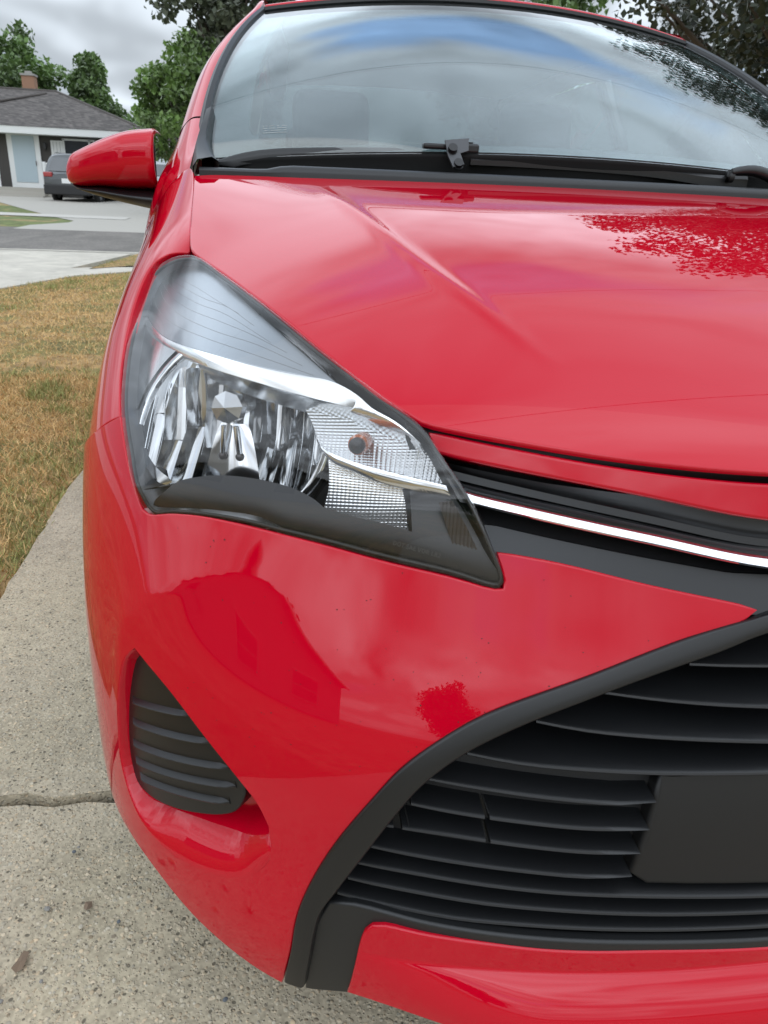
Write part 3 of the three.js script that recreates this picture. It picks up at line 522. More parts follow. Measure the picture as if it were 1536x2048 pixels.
// wing, doors and quarter with the wheel arches
function arch(zc, r, y0) { const o = []; for (let k = 0; k <= 14; k++) { const f = Math.PI * k / 14; o.push([zc - r * Math.cos(f), 1 + .6 - (.30 + (r) * Math.sin(f)) ]); } return o; }
{
  const fl = smooth(O.fender.slice(1), false, .01);
  const wing = [...fl, [-1.0, 1.0], [-1.0, 1.3], ...arch(-.79, .335).filter(p => p[0] < -.46 && p[0] > -1.0).reverse().map(p => [p[0], Math.min(p[1], 1.35)]).filter(p => p[1] < 1.34), [-.47, 1.0]];
  const W2 = [...fl, [-1.0, 1.02], [-.93, .985], [-.79, .965], [-.65, .985], [-.53, 1.03], [-.47, .99]];
  both('fender', [trim(flank, ccw(W2), .012, .012, true), flange(flank, ccw(W2), { r: .0025, depth: .012, flip: true })], M.paint);
  // rear of the wing up to the door, running into the windscreen pillar
  const vs = [.11, .25, .42, .62, 1.0, 1.3], r0 = vs.map(v => flank(-1.0, v));
  const r1 = [V(-.716, 1.047, -1.12), V(-.737, 1.042, -1.13), V(-.768, 1.012, -1.14), V(-.812, .925, -1.15), V(-.849, .62, -1.15), V(-.842, .3, -1.15)];
  const r2 = [V(-.706, 1.10, -1.23), V(-.736, 1.096, -1.25), V(-.763, 1.06, -1.27), V(-.805, .95, -1.29), V(-.849, .62, -1.3), V(-.842, .3, -1.3)];
  both('fender_rear', net([r0, r1, r2], 8, 8), M.paint);
  const p0 = [V(-.706, 1.104, -1.238), V(-.735, 1.100, -1.258), V(-.762, 1.066, -1.278), V(-.75, 1.02, -1.30)];
  const p1 = [V(-.688, 1.22, -1.45), V(-.712, 1.224, -1.48), V(-.735, 1.195, -1.52), V(-.72, 1.16, -1.55)];
  const p2 = [V(-.652, 1.305, -1.61), V(-.672, 1.310, -1.64), V(-.694, 1.28, -1.68), V(-.68, 1.245, -1.71)];
  const p3 = [V(-.597, 1.39, -1.775), V(-.611, 1.396, -1.80), V(-.634, 1.365, -1.84), V(-.62, 1.33, -1.88)];
  const p4 = [V(-.572, 1.438, -1.90), V(-.585, 1.440, -1.94), V(-.606, 1.41, -1.98), V(-.60, 1.38, -2.02)];
  const p5 = [V(-.55, 1.46, -2.4), V(-.565, 1.455, -2.4), V(-.59, 1.42, -2.42), V(-.58, 1.39, -2.42)], p6 = [V(-.53, 1.43, -3.3), V(-.545, 1.425, -3.3), V(-.57, 1.39, -3.3), V(-.56, 1.36, -3.3)];
  both('roof_pillar', net([p0, p1, p2, p3, p4, p5, p6], 6, 8), M.paint);
  const door = (z0, z1, name) => { const o = [[z0, .28], [z1, .28], [z1, 1.33], [z0, 1.33]]; return both(name, [trim(flank, ccw(o), .06, .06, true), flange(flank, ccw(o), { r: .002, depth: .02, flip: true })], M.paint); };
  door(-1.306, -2.36, 'front_door'); door(-2.366, -3.0, 'rear_door');
  const q = [[-3.006, .2], [-3.92, .25], [-3.92, 1.3], ...arch(-3.30, .34).map(p => [p[0], Math.min(p[1], 1.3)])];
  const Q = [[-3.006, .2], [-3.92, .25], [-3.92, 1.25], [-3.66, 1.25], [-3.62, 1.1], [-3.5, 1.0], [-3.3, .965], [-3.1, 1.0], [-3.006, 1.08]];
  both('rear_quarter', trim(flank, ccw(Q), .06, .05, true), M.paint);
  const roofRows = []; for (let i = 0; i <= 14; i++) { const t = i / 14, z = lerp(-1.735, -3.35, t), r = []; for (let j = 0; j <= 16; j++) { const s = j / 8 - 1, q2 = s * s; const fz = -.075 * q2 * (1 - t); r.push(V(s * lerp(.572, .54, t), 1.452 + .045 * Math.sin(Math.min(1, t * 1.15) * Math.PI * .62) - .05 * t * t - .040 * q2, z + fz)); } roofRows.push(r); }
  mesh('roof', sheet(roofRows), M.paint, car);
  // front roll of the roof above the glass
  const roll = []; for (let j = 0; j <= 24; j++) { const s = j / 12 - 1, e = screen(s, 1.0), b = V(s * .572, 1.452 - .040 * s * s, -1.735 - .075 * s * s); roll.push([e.clone().add(V(0, -.008, 0)), e.clone().add(V(0, .006, .002)), e.clone().lerp(b, .5).add(V(0, .006, .004)), b]); }
  mesh('roof_lip', sheet(roll.map(r => spline(r, 4))), M.paint, car);
  const tail = []; for (let i = 0; i <= 8; i++) { const t = i / 8, r = []; for (let j = 0; j <= 12; j++) { const s = j / 6 - 1; r.push(V(s * lerp(.62, .8, t), lerp(1.0, .28, t), -3.93 - .03 * Math.sin(t * 3) + .12 * s * s)); } tail.push(r); }
  mesh('tailgate', sheet(tail), M.paint, car);
}
// black windscreen moulding along the pillar, and the wing corner piece at its foot
{
  const path = []; for (let k = 0; k <= 24; k++) { const t = lerp(.02, 1.0, k / 24), a = screen(-1.0, t), b = screen(-1.035, t); path.push([a, b]); }
  const rows = path.map(([a, b], k) => { const t = k / 24, o = V(-.012 - .012 * (1 - t), 0, -.012); const out = V(-.022 - .006 * (1 - t), -.001, -.014); return [a.clone().add(V(.006, .001, 0)), a.clone().add(V(.003, .006, .002)), a.clone().add(V(-.006, .008, .002)), a.clone().add(V(-.013, .004, -.006)), a.clone().add(V(-.016, -.022, -.012))]; });
  both('pillar_moulding', crease(sheet(rows), 40), M.plastic);
  const foot = [[-.712, 1.004, -.965], [-.716, 1.018, -1.03], [-.716, 1.05, -1.12], [-.704, 1.105, -1.235]].map(p => V(...p));
  const foot2 = [[-.668, 1.012, -.99], [-.680, 1.024, -1.06], [-.692, 1.056, -1.14], [-.686, 1.112, -1.235]].map(p => V(...p));
  const fa = spline(foot, 6), fb = spline(foot2, 6);
  both('cowl_corner', crease(sheet(fa.map((p, i) => { const q = fb[i]; return [p.clone().add(V(-.001, -.03, 0)), p.clone().add(V(.001, .001, 0)), p.clone().lerp(q, .2).add(V(0, .011, 0)), p.clone().lerp(q, .75).add(V(0, .012, 0)), q.clone().add(V(0, .004, 0)), q.clone().add(V(.004, -.03, -.01))]; })), 45), M.trim);
}

// tiny dark specks of road dirt on the nose
{
  const R = rng(77), p = [], n = [];
  for (let k = 0; k < 90; k++) { const a = -.62 + .50 * R(), y = .44 + .20 * R(), poly = inside(O.bumper.map(q => q), a, y); if (!poly) continue; const c = front(a, y), N = normalOf(front, a, y), U = V(0, 1, 0).cross(N).normalize(), W = N.clone().cross(U), r = .0004 + .0007 * R() * R(); c.addScaledVector(N, .0004 + shoulderLift(a, y)); for (let i = 0; i < 6; i++) for (const f of [null, i, i + 1]) { const q = f === null ? c : c.clone().addScaledVector(U, r * Math.cos(f * 1.0472)).addScaledVector(W, r * .8 * Math.sin(f * 1.0472)); p.push(q.x, q.y, q.z); n.push(N.x, N.y, N.z); } }
  const m = mesh('dirt_specks', geo(p, n, null, new Array(p.length / 3 * 2).fill(0)), std([.03, .012, .012], .8), car); m.userData.kind = 'stuff';
}
// ---------------------------------------------------------------- headlights
const lens = lensFrom(GLASS);
{
  const glass = phys([1, 1, 1], .0, { transmission: 1, thickness: 0, ior: 1.5, specularIntensity: 1 });
  const silver = std([.33, .36, .39], .30, { metalness: 1 }), mirror = std([.66, .67, .685], .09, { metalness: 1 }), satin = std([.62, .64, .66], .14, { metalness: 1 });
  const black = phys([.006, .006, .007], .36, {}), amber = phys([.75, .16, .02], .15, { transmission: .5, thickness: 0 }), dim = std([.06, .055, .055], .3, { metalness: .6 });
  const lamps = [1, -1].map(s => { const g = new THREE.Group(); g.name = 'headlight'; car.add(g); return [g, s]; });
  const put = (name, g, m) => { g = Array.isArray(g) ? merged(g) : g; lamps.forEach(([p, s]) => mesh(name, s > 0 ? g : mirrorX(g), m, p)); };
  const lo = ccw(smooth(O.lensOut, true, .008));
  const lensN = (a, b) => normalOf(lens, a, b, false, .009);
  const S = d => (a, b) => lens(a, b).addScaledVector(lensN(a, b), d);
  put('lens', [trim(lens, lo, .010, .010), flange(lens, lo, { r: .003, depth: .004 })], glass);
  put('seal', tube([...lo, lo[0]].map(p => lens(p[0], p[1]).addScaledVector(normalOf(lens, ...p), -.0065)), .0022, 6, false), M.rubber);
  const deepS = (a, b) => lens(a, b).addScaledVector(Lw, -.26);
  put('housing', [sheet([...lo, lo[0]].map(p => [S(-.005)(p[0], p[1]), S(-.05)(p[0], p[1]), deepS(p[0], p[1])])), trim(deepS, lo, .03, .03)], std([.16, .165, .17], .35, { metalness: .9 }));
  // silver brow panel with fine engraved lines
  const bp = smooth(O.browPanel, true, .008), dev = (a, b) => -.020;
  put('brow_panel', [trim(S(-.020), bp, .010, .010), flange(S(-.020), ccw(bp), { r: .002, depth: .02 })], silver);
  for (let i = 0; i < 6; i++) { const l = smooth(O['browLine' + i], false, .01); put('brow_line', tube(l.map(p => S(-.0199)(p[0], p[1])), .0003, 4), std([.3, .31, .32], .4, { metalness: .8 })); }
  const band = (ta, tb, oa, ob, n = 60) => {
    const A = smooth(ta, false, .006), B = smooth(tb, false, .006), pk = (l, t) => { const f = t * (l.length - 1), i = Math.min(l.length - 2, Math.floor(f)); return [lerp(l[i][0], l[i + 1][0], f - i), lerp(l[i][1], l[i + 1][1], f - i)]; };
    const rows = []; for (let k = 0; k <= n; k++) { const a = pk(A, k / n), b = pk(B, k / n), p = S(oa)(...a), q = S(ob)(...b), N = normalOf(lens, ...b); rows.push([p.clone().addScaledVector(N, -.02), p, p.clone().lerp(q, .33).addScaledVector(N, .002), p.clone().lerp(q, .67).addScaledVector(N, .0022), q, q.clone().addScaledVector(N, -.004).add(V(0, -.001, 0)), q.clone().addScaledVector(N, -.03)]); }
    return crease(sheet(rows), 38);
  };
  put('chrome_brow', band(O.stripTop, O.stripLow, -.019, -.026), std([.90, .92, .93], .20, { metalness: 1 }));
  put('chrome_wing', band(O.wingTop, O.wingLow, -.030, -.034, 40), mirror);
  // main reflector: a parabolic bowl of flat facets in upright flutes
  const ax = V(-.27, .20, .94).normalize(), bx = V(0, 1, 0).cross(ax).normalize(), by = ax.clone().cross(bx), C0 = V(-.643, .733, -.325), RR = .122;
  const R = rng(7), bowl = (u, v, j = 0) => { const r2 = u * u + v * v, d = -.105 + r2 * 6.6 + j; return C0.clone().addScaledVector(bx, u).addScaledVector(by, v).addScaledVector(ax, d); };
  const lensC = lensFrom(GLASS), under = (p, d) => { const [a, b, c] = toL(p), m = lensC(a, b).dot(Lw) - d; return c > m ? fromL(a, b, m) : p; };
  const pos = [], cols = [-.122, -.104, -.086, -.066, -.046, -.024, -.002, .022, .044, .064, .084, .104, .122];
  for (let i = 0; i < cols.length - 1; i++) {
    const u0 = cols[i], u1 = cols[i + 1], um = (u0 + u1) / 2, h = Math.sqrt(Math.max(.0004, RR * RR - um * um)), nr = 3, sh = (R() - .5) * .02;
    for (let k = 0; k < nr; k++) {
      const va = -h + 2 * h * k / nr + (k ? sh + (i % 2 ? .012 : -.006) : 0), vb = -h + 2 * h * (k + 1) / nr + (k < nr - 1 ? sh + (i % 2 ? .012 : -.006) : 0);
      const j = () => (R() - .5) * .0055, q = [bowl(u0, va, j()), bowl(u1, va, j()), bowl(u1, vb, j()), bowl(u0, vb, j())];
      const N = 4, P = (s, t) => q[0].clone().lerp(q[1], s).lerp(q[3].clone().lerp(q[2], s), t).addScaledVector(ax, -.006 * Math.sin(Math.PI * s) * (R() * 0 + 1));
      for (let a = 0; a < N; a++) for (let b = 0; b < 2; b++) { const p = [P(a / N, b / 2), P((a + 1) / N, b / 2), P((a + 1) / N, (b + 1) / 2), P(a / N, (b + 1) / 2)]; for (let z = 0; z < 4; z++) p[z] = under(p[z], .036); for (const t of [0, 1, 2, 0, 2, 3]) pos.push(p[t].x, p[t].y, p[t].z); }
    }
  }
  put('reflector_bowl', crease(geo(pos, null, null, null), 24), std([.46, .47, .48], .10, { metalness: 1 }));
  for (let i = 1; i < cols.length - 1; i++) { const u = cols[i], h = Math.sqrt(RR * RR - u * u) * .97, l = []; for (let k = 0; k <= 12; k++) l.push(under(bowl(u, lerp(-h, h * .5, k / 12), .004), .034)); put('flute_edge', tube(l, .0007, 4), satin); }
  const rimA = []; for (let k = 0; k <= 64; k++) { const f = k / 64 * 2 * Math.PI; rimA.push(C0.clone().addScaledVector(bx, .126 * Math.cos(f)).addScaledVector(by, .126 * Math.sin(f)).addScaledVector(ax, .002)); }
  const rim = rimA.map((p, k) => { const f = k / 64 * 2 * Math.PI, o = bx.clone().multiplyScalar(Math.cos(f)).addScaledVector(by, Math.sin(f)); return [[-.006, -.02], [-.004, .002], [0, .006], [.004, .0065], [.010, .003], [.014, -.012]].map(([r, d]) => under(p.clone().addScaledVector(o, r).addScaledVector(ax, d), .034 - d * .5)); });
  put('reflector_rim', sheet(rim.map(r => spline(r, 3))), mirror);
  { const sk = []; for (let k = 0; k <= 30; k++) { const f = lerp(1.75, 4.6, k / 30), o = bx.clone().multiplyScalar(Math.cos(f)).addScaledVector(by, Math.sin(f)); sk.push([[.136, -.010], [.150, -.013], [.170, -.02], [.20, -.04]].map(([r, d]) => under(C0.clone().addScaledVector(o, r).addScaledVector(ax, d), .030))); } put('reflector_skirt', sheet(sk), satin); }
  // bulb with its octagonal shield
  const cap = C0.clone().addScaledVector(bx, .004).addScaledVector(by, .012).addScaledVector(ax, -.012), oct = (r, d, n = 8) => { const o = []; for (let k = 0; k < n; k++) { const f = (k + .15) / n * 2 * Math.PI; o.push(cap.clone().addScaledVector(bx, r * Math.cos(f)).addScaledVector(by, r * Math.sin(f)).addScaledVector(ax, d)); } return o; };
  { const a = oct(.0185, 0), b = oct(.019, -.018), t = cap.clone().addScaledVector(ax, .010), p = []; const tri = (x, y, z) => { for (const q of [x, y, z]) p.push(q.x, q.y, q.z); };
    for (let k = 0; k < 8; k++) { const n = (k + 1) % 8; tri(a[k], a[n], t); tri(b[k], b[n], a[n]); tri(b[k], a[n], a[k]); } const g = geo(p, null, null, null); put('bulb_shield', g, std([.36, .37, .38], .12, { metalness: 1 })); }
  put('bulb', tube([cap.clone().addScaledVector(ax, -.085), cap.clone().addScaledVector(ax, -.03), cap.clone().addScaledVector(ax, -.019)], .009, 14), phys([.9, .93, .95], .05, { transmission: .8, thickness: 0 }));
  for (const s of [-1, 1]) { const a = cap.clone().addScaledVector(by, -.022).addScaledVector(bx, .007 * s).addScaledVector(ax, -.012), b = cap.clone().addScaledVector(by, -.058).addScaledVector(bx, .0105 * s).addScaledVector(ax, -.02); put('leg_reflection_rod', tube([a, a.clone().lerp(b, .5), b], .0032, 8), satin); put('leg_reflection_foot', (() => { const g = new THREE.SphereGeometry(.0052, 12, 8); g.translate(b.x, b.y, b.z); return g; })(), dim); }  // solid rods and feet standing in for the bulb legs' reflection in the lower facet
  { const a = cap.clone().addScaledVector(by, -.02).addScaledVector(ax, -.024), rows = []; for (let i = 0; i <= 8; i++) { const t = i / 8, w = lerp(.016, .034, Math.pow(t, .7)), r = []; for (let j = 0; j <= 6; j++) { const s = j / 3 - 1; r.push(a.clone().addScaledVector(by, -.066 * t).addScaledVector(bx, w * s).addScaledVector(ax, -.006 * s * s + .004 * t)); } rows.push(r); } put('lower_reflector', sheet(rows), mirror); }
  // black lower shelf rising to the glass edge
  const le = smooth(O.shelfEdge, false, .02);
  const shelfS = (a, b) => S(-.0075 - .050 * (1 - Math.exp(-(Math.sqrt(polyDist(le, a, b) ** 2 + 4e-4) - .018) / .06)))(a, b);
  put('bezel', trim(shelfS, smooth(O.shelf, true, .008), .005, .005, false, .007), black);
  const groove = O.grooves, gs = (a, b) => S(-.016 + .0012 * Math.abs(((a * 260) % 1 + 1) % 1 - .5) * 2)(a, b);
  put('grooved_strip', trim(gs, smooth(groove, true, .01), .0012, .006), dim);
  put('side_trim', trim(S(-.022), smooth(O.sideTrim, true, .008), .006, .006), satin);
  put('side_marker', trim(S(-.019), smooth(O.amber, true, .01), .006, .006), amber);
  // moulded type marking on the lower edge of the glass
  { const g = new TextGeometry('DOT SAE VOR LR2', { font, size: .0042, depth: .0002, curveSegments: 3 }), p = g.attributes.position, [ua, ub] = O.markLine, dx = ub[0] - ua[0], dy = ub[1] - ua[1], L = Math.hypot(dx, dy); g.computeBoundingBox(); const k = L / g.boundingBox.max.x, f = S(-.0012);
    for (let i = 0; i < p.count; i++) { const s = p.getX(i) * k / L, t = p.getY(i) * k / L, z = p.getZ(i), q = f(ua[0] + dx * s - dy * t, ua[1] + dy * s + dx * t).addScaledVector(Lw, z); p.setXYZ(i, q.x, q.y, q.z); } g.computeVertexNormals(); mesh('type_marking', g, std([.035, .036, .038], .5), lamps[0][0]); }
  // waffle optics
  const waffle = (d, pu, pv, h) => { const cell = (x) => { const f = x - Math.floor(x) - .5; return Math.sqrt(Math.max(0, 1 - 3.2 * f * f)); }; const base = S(d); return (a, b) => base(a, b).addScaledVector(Lw, h * (cell(a / pu) * cell(b / pv))); };
  put('turn_reflector', trim(waffle(-.052, .0050, .0046, .0019), smooth(O.turn, true, .01), .0011, .0011), std([.46, .47, .48], .26, { metalness: 1 }));
  put('park_reflector', trim(waffle(-.050, .0046, .0042, .0019), smooth(O.park, true, .01), .0011, .0011), std([.80, .81, .82], .22, { metalness: .85 }));

  const tc = V(-.499, .738, -.212);
  put('turn_bulb', tube([tc.clone().addScaledVector(ax, -.03), tc.clone().addScaledVector(ax, -.008), tc.clone().addScaledVector(ax, .003), tc.clone().addScaledVector(ax, .008)], t => t > .9 ? .005 : .0105, 20), phys([.55, .13, .02], .12, { transmission: .35, thickness: 0 }));
  put('turn_bulb_tip', tube([tc.clone().addScaledVector(ax, .006), tc.clone().addScaledVector(ax, .0125), tc.clone().addScaledVector(ax, .0135)], t => t > .8 ? .006 : .0082, 20), dim);
}
// ---------------------------------------------------------------- windscreen, cowl, wiper, cabin, mirror, wheels
{
  const pane = phys([.86, .97, .97], 0, { transmission: 1, thickness: 0, ior: 2.3 }), tinted = phys([.07, .085, .08], 0, { transmission: 1, thickness: 0, ior: 1.6 });
  const ceramic = std([.006, .006, .007], .35), cloth = std([.016, .0165, .018], .9), dashM = std([.012, .012, .013], .7), metal = std([.07, .072, .076], .4, { metalness: .6 });
  const full = [[-1, 0], [1, 0], [1, 1], [-1, 1]];
  const ws = mesh('windshield', [trim(screen, full, .04, .04), trim(offset(screen, -.005), full, .04, .04)], pane, car);
  const inner = []; const rr = (cx, cy, rx, ry, a0, a1) => { for (let k = 0; k <= 8; k++) { const f = lerp(a0, a1, k / 8); inner.push([cx + rx * Math.cos(f), cy + ry * Math.sin(f)]); } };
  rr(.80, .965 - .06, .085, .06, 0, Math.PI / 2); rr(-.80, .965 - .06, .085, .06, Math.PI / 2, Math.PI); rr(-.755, .16, .125, .11, Math.PI, Math.PI * 1.5); rr(.755, .16, .125, .11, Math.PI * 1.5, Math.PI * 2);
  const frame = [...full, full[0], inner[0], ...inner.slice(1).reverse(), inner[0]];
  mesh('ceramic_border', trim(offset(screen, -.007), [full[0], full[1], full[2], full[3], full[0], ...[...inner.slice(18, 36), ...inner.slice(0, 18), inner[18]].reverse()], .03, .03), ceramic, ws);
  // black gasket at the top edge
  mesh('top_gasket', carry(Array.from({ length: 33 }, (_, k) => screen(k / 16 - 1, .992)), () => [V(0, .35, .9), V(0, .9, -.35)], [[-.004, -.006], [.009, -.004], [.010, .004], [-.004, .006]]), M.rubber, car);
  // small etched maker's mark block on the glass
  { const R = rng(3), p = []; for (let row = 0; row < 4; row++) for (let k = 0; k < 15; k++) if (R() > .3) { const s0 = -.838 + k * .0044, t0 = .128 - row * .010; const a = offset(screen, .0006); p.push(trim(a, [[s0, t0], [s0 + .0032, t0], [s0 + .0032, t0 + .0036], [s0, t0 + .0036]], .1, .1)); } mesh('etched_mark', p, std([.24, .26, .26], .8), ws); }
  // cowl: rounded strip along the bonnet, dark pan below the glass
  const prof = [[-.006, -.024], [-.006, .002], [-.001, .0085], [.008, .012], [.020, .012], [.028, .006], [.030, -.02]];
  const strip = []; for (let k = 0; k <= 60; k++) { const x = lerp(-.70, .70, k / 60), q = (x / .7) ** 2, sm = sstep(.585, .545, Math.abs(x)); strip.push([V(x, 1.001 - .003 * q, -.950 - .014 * q), .55 + .65 * sm + .12 * sstep(.60, .57, Math.abs(x)) * (1 - sm)]); }
  mesh('cowl_strip', carry(strip.map(s => s[0]), i => [V(0, 0, -1), V(0, strip[i][1], 0)], prof), M.trim, car);
  const pan = []; for (let k = 0; k <= 24; k++) { const s = k / 12 - 1, e = screen(s, .0), x = s * .70; pan.push([V(x, .985, -.965), V(x, .955, -.985), V(x, .95, -1.03), e.clone().add(V(0, -.035, -.02)), e.clone().add(V(0, -.006, .004)), e.clone().add(V(0, .004, -.004))]); }
  mesh('cowl_pan', sheet(pan), M.void, car);
  // single wiper
  const wiper = new THREE.Group(); wiper.name = 'windscreen_wiper'; car.add(wiper);
  const bt = [[-.681, 1.019], [-.613, 1.037], [-.522, 1.047], [-.334, 1.055], [-.139, 1.057], [.065, 1.052], [.30, 1.042], [.34, 1.036]], bc = curve1(bt);
  const blade = []; for (let k = 0; k <= 60; k++) { const x = lerp(-.678, .335, k / 60); blade.push(V(x, bc(x), -1.022 - .07 * (x / .7) ** 2 - .004)); }
  mesh('blade', carry(blade, i => { const e = Math.min(1, Math.min(i, 60 - i) / 3 + .35); return [V(0, 0, -1), V(0, e, 0)]; }, [[-.002, -.020], [-.0025, -.010], [.001, -.003], [.008, .001], [.014, 0], [.016, -.008], [.008, -.022]]), M.trim, wiper);
  mesh('blade_rubber', carry(blade.map(p => p.clone().add(V(0, -.018, -.012))), () => [V(0, 0, -1), V(0, 1, 0)], [[-.003, -.012], [-.003, .004], [.004, .004], [.004, -.012]]), M.rubber, wiper);
  const ac = curve1([[-.205, 1.040], [-.1, 1.0415], [.06, 1.0415], [.2, 1.037], [.30, 1.030], [.37, 1.030]]), arm = []; for (let k = 0; k <= 24; k++) { const x = lerp(-.205, .37, k / 24); arm.push(V(x, ac(x) - .002, -1.004 - .01 * (k / 24))); }
  mesh('arm', carry(arm, i => [V(0, 0, -1), V(0, lerp(.75, 1.5, i / 24), 0)], [[-.002, -.009], [-.003, .002], [.002, .006], [.012, .006], [.016, -.002], [.012, -.010]]), M.trim, wiper);
  const ad = V(-.243, 1.062, -1.020);
  mesh('adapter', [rbox(.056, .010, .020, .004, ad.x - .024, ad.y - .002, ad.z), rbox(.042, .017, .024, .005, ad.x + .034, ad.y - .003, ad.z), box(.030, .002, .014, ad.x + .028, ad.y + .007, ad.z)], M.plastic, wiper);
  const cyl = (r, h, x, y, z, tilt = .9) => { const g = new THREE.CylinderGeometry(r, r * 1.05, h, 18); g.rotateX(tilt); g.translate(x, y, z); return g; };
  { const sh = new THREE.Shape(); [[-.018, .012], [.026, .018], [.024, -.006], [.008, -.012], [.014, -.034], [-.006, -.040], [-.014, -.018]].forEach(([a, b], i) => i ? sh.lineTo(a, b) : sh.moveTo(a, b)); const g = new THREE.ExtrudeGeometry(sh, { depth: .003, bevelSize: .001, bevelThickness: .001, bevelSegments: 2 }); g.rotateX(-.55); g.translate(ad.x + .006, ad.y - .004, ad.z + .018); mesh('bracket', g, metal, wiper); }
  mesh('bolt', [cyl(.0085, .010, ad.x, ad.y - .006, ad.z + .026), cyl(.010, .003, ad.x, ad.y - .0085, ad.z + .0235)], M.plastic, wiper); mesh('bolt', [cyl(.0085, .010, ad.x + .010, ad.y - .031, ad.z + .038), cyl(.010, .003, ad.x + .010, ad.y - .0335, ad.z + .0355)], M.plastic, wiper);
  { const sh = []; for (let k = 0; k <= 10; k++) { const t = k / 10; sh.push(V(lerp(.325, .47, t), 1.042 - .055 * t * t + .012 * Math.sin(t * 3), -1.0 + .012 * t)); } mesh('pivot_cover', tube(sh, t => .007 + .004 * Math.sin(Math.min(1, t * 1.3) * 2.2), 12), M.plastic, wiper); mesh('arm_collar', tube([V(.320, 1.034, -1.004), V(.330, 1.034, -1.004)], .011, 14), M.rubber, wiper); }
  // cabin
  const dash = []; for (let k = 0; k <= 12; k++) { const s = k / 6 - 1, x = .70 * s; dash.push([V(x, .99, -1.06), V(x, 1.0 + .012 * (1 - s * s), -1.18), V(x, 1.0 + .02 * Math.exp(-(((s - .5) / .25) ** 2)), -1.36), V(x, .95, -1.45), V(x, .72, -1.44), V(x * .9, .45, -1.3)]); }
  mesh('dashboard', sheet(dash.map(r => spline(r, 4))), dashM, car);
  const st = new THREE.Group(); st.name = 'steering_wheel'; car.add(st);
  { const t = new THREE.TorusGeometry(.18, .015, 10, 40); t.rotateX(-.45); t.translate(.36, .93, -1.52); const h = rbox(.16, .12, .05, .02); h.rotateX(-.45); h.translate(.36, .93, -1.51); mesh('wheel_rim', t, dashM, st); mesh('hub', [h, box(.34, .03, .02, .36, .93, -1.515)], dashM, st); }
  for (const s of [-1, 1]) {
    const seat = new THREE.Group(); seat.name = 'front_seat'; car.add(seat); const x = .36 * s;
    const b = rbox(.50, .62, .14, .06); b.rotateX(-.3); b.translate(x, .80, -2.22); mesh('backrest', b, cloth, seat);
    mesh('cushion', rbox(.50, .16, .52, .06, x, .50, -1.95), cloth, seat); const h = rbox(.26, .20, .10, .045); h.rotateX(-.2); h.translate(x, 1.19, -2.35); mesh('headrest', h, cloth, seat);
  }
  { const b = rbox(1.2, .60, .16, .06); b.rotateX(-.35); b.translate(0, .80, -3.1); mesh('rear_seat', [b, rbox(1.2, .16, .5, .06, 0, .5, -2.85), rbox(.22, .14, .09, .04, -.38, 1.16, -3.22), rbox(.22, .14, .09, .04, .38, 1.16, -3.22)], cloth, car); }
  mesh('cabin_floor', [box(1.4, .03, 2.6, 0, .28, -2.4), box(1.3, .7, .03, 0, .62, -1.02)], M.void, car);
  mesh('headliner', sheet(Array.from({ length: 8 }, (_, i) => Array.from({ length: 9 }, (_, j) => V((j / 4 - 1) * .53, 1.415 - .02 * (j / 4 - 1) ** 2 + .02 * Math.sin(i / 7 * 2.6), lerp(-1.82, -3.37, i / 7))))), std([.20, .20, .19], .9), car);
  for (const [z0, z1] of [[-1.42, -2.372], [-2.374, -3.16]]) both('side_window', sheet([0, .5, 1].map(t => [0, .5, 1].map(u => { const z = lerp(z0, z1, u), zt = lerp(Math.min(z0, -1.85), z1 + .05, u); return V(lerp(-.745, -.60, t) - .02 * Math.sin(t * 3.1), lerp(1.0, 1.38, t), lerp(z, zt, t)); }))), tinted);
  both('centre_pillar', tube([V(-.745, 1.0, -2.365), V(-.69, 1.2, -2.38), V(-.60, 1.39, -2.40)], .03, 8), M.gloss); both('rear_pillar', sheet([[V(-.76, .98, -3.08), V(-.74, .98, -3.5), V(-.65, .98, -3.93)], [V(-.69, 1.2, -3.1), V(-.67, 1.2, -3.4), V(-.60, 1.2, -3.67)], [V(-.60, 1.42, -3.1), V(-.57, 1.43, -3.2), V(-.54, 1.47, -3.33)]]), M.gloss);
  mesh('rear_window', sheet([0, .5, 1].map(t => [-1, -.5, 0, .5, 1].map(s => V(s * lerp(.66, .56, t), lerp(1.0, 1.455, t), lerp(-3.90, -3.35, t) + .06 * s * s)))), tinted, car);
  both('door_liner', [trim(offset(flank, -.06, true), [[-1.32, .30], [-3.7, .30], [-3.7, 1.3], [-1.32, 1.3]], .2, .1, true), tube([V(-.66, 1.04, -1.25), V(-.64, 1.2, -1.5), V(-.57, 1.37, -1.83), V(-.53, 1.40, -2.4), V(-.52, 1.37, -3.3)], .035, 8)], cloth);
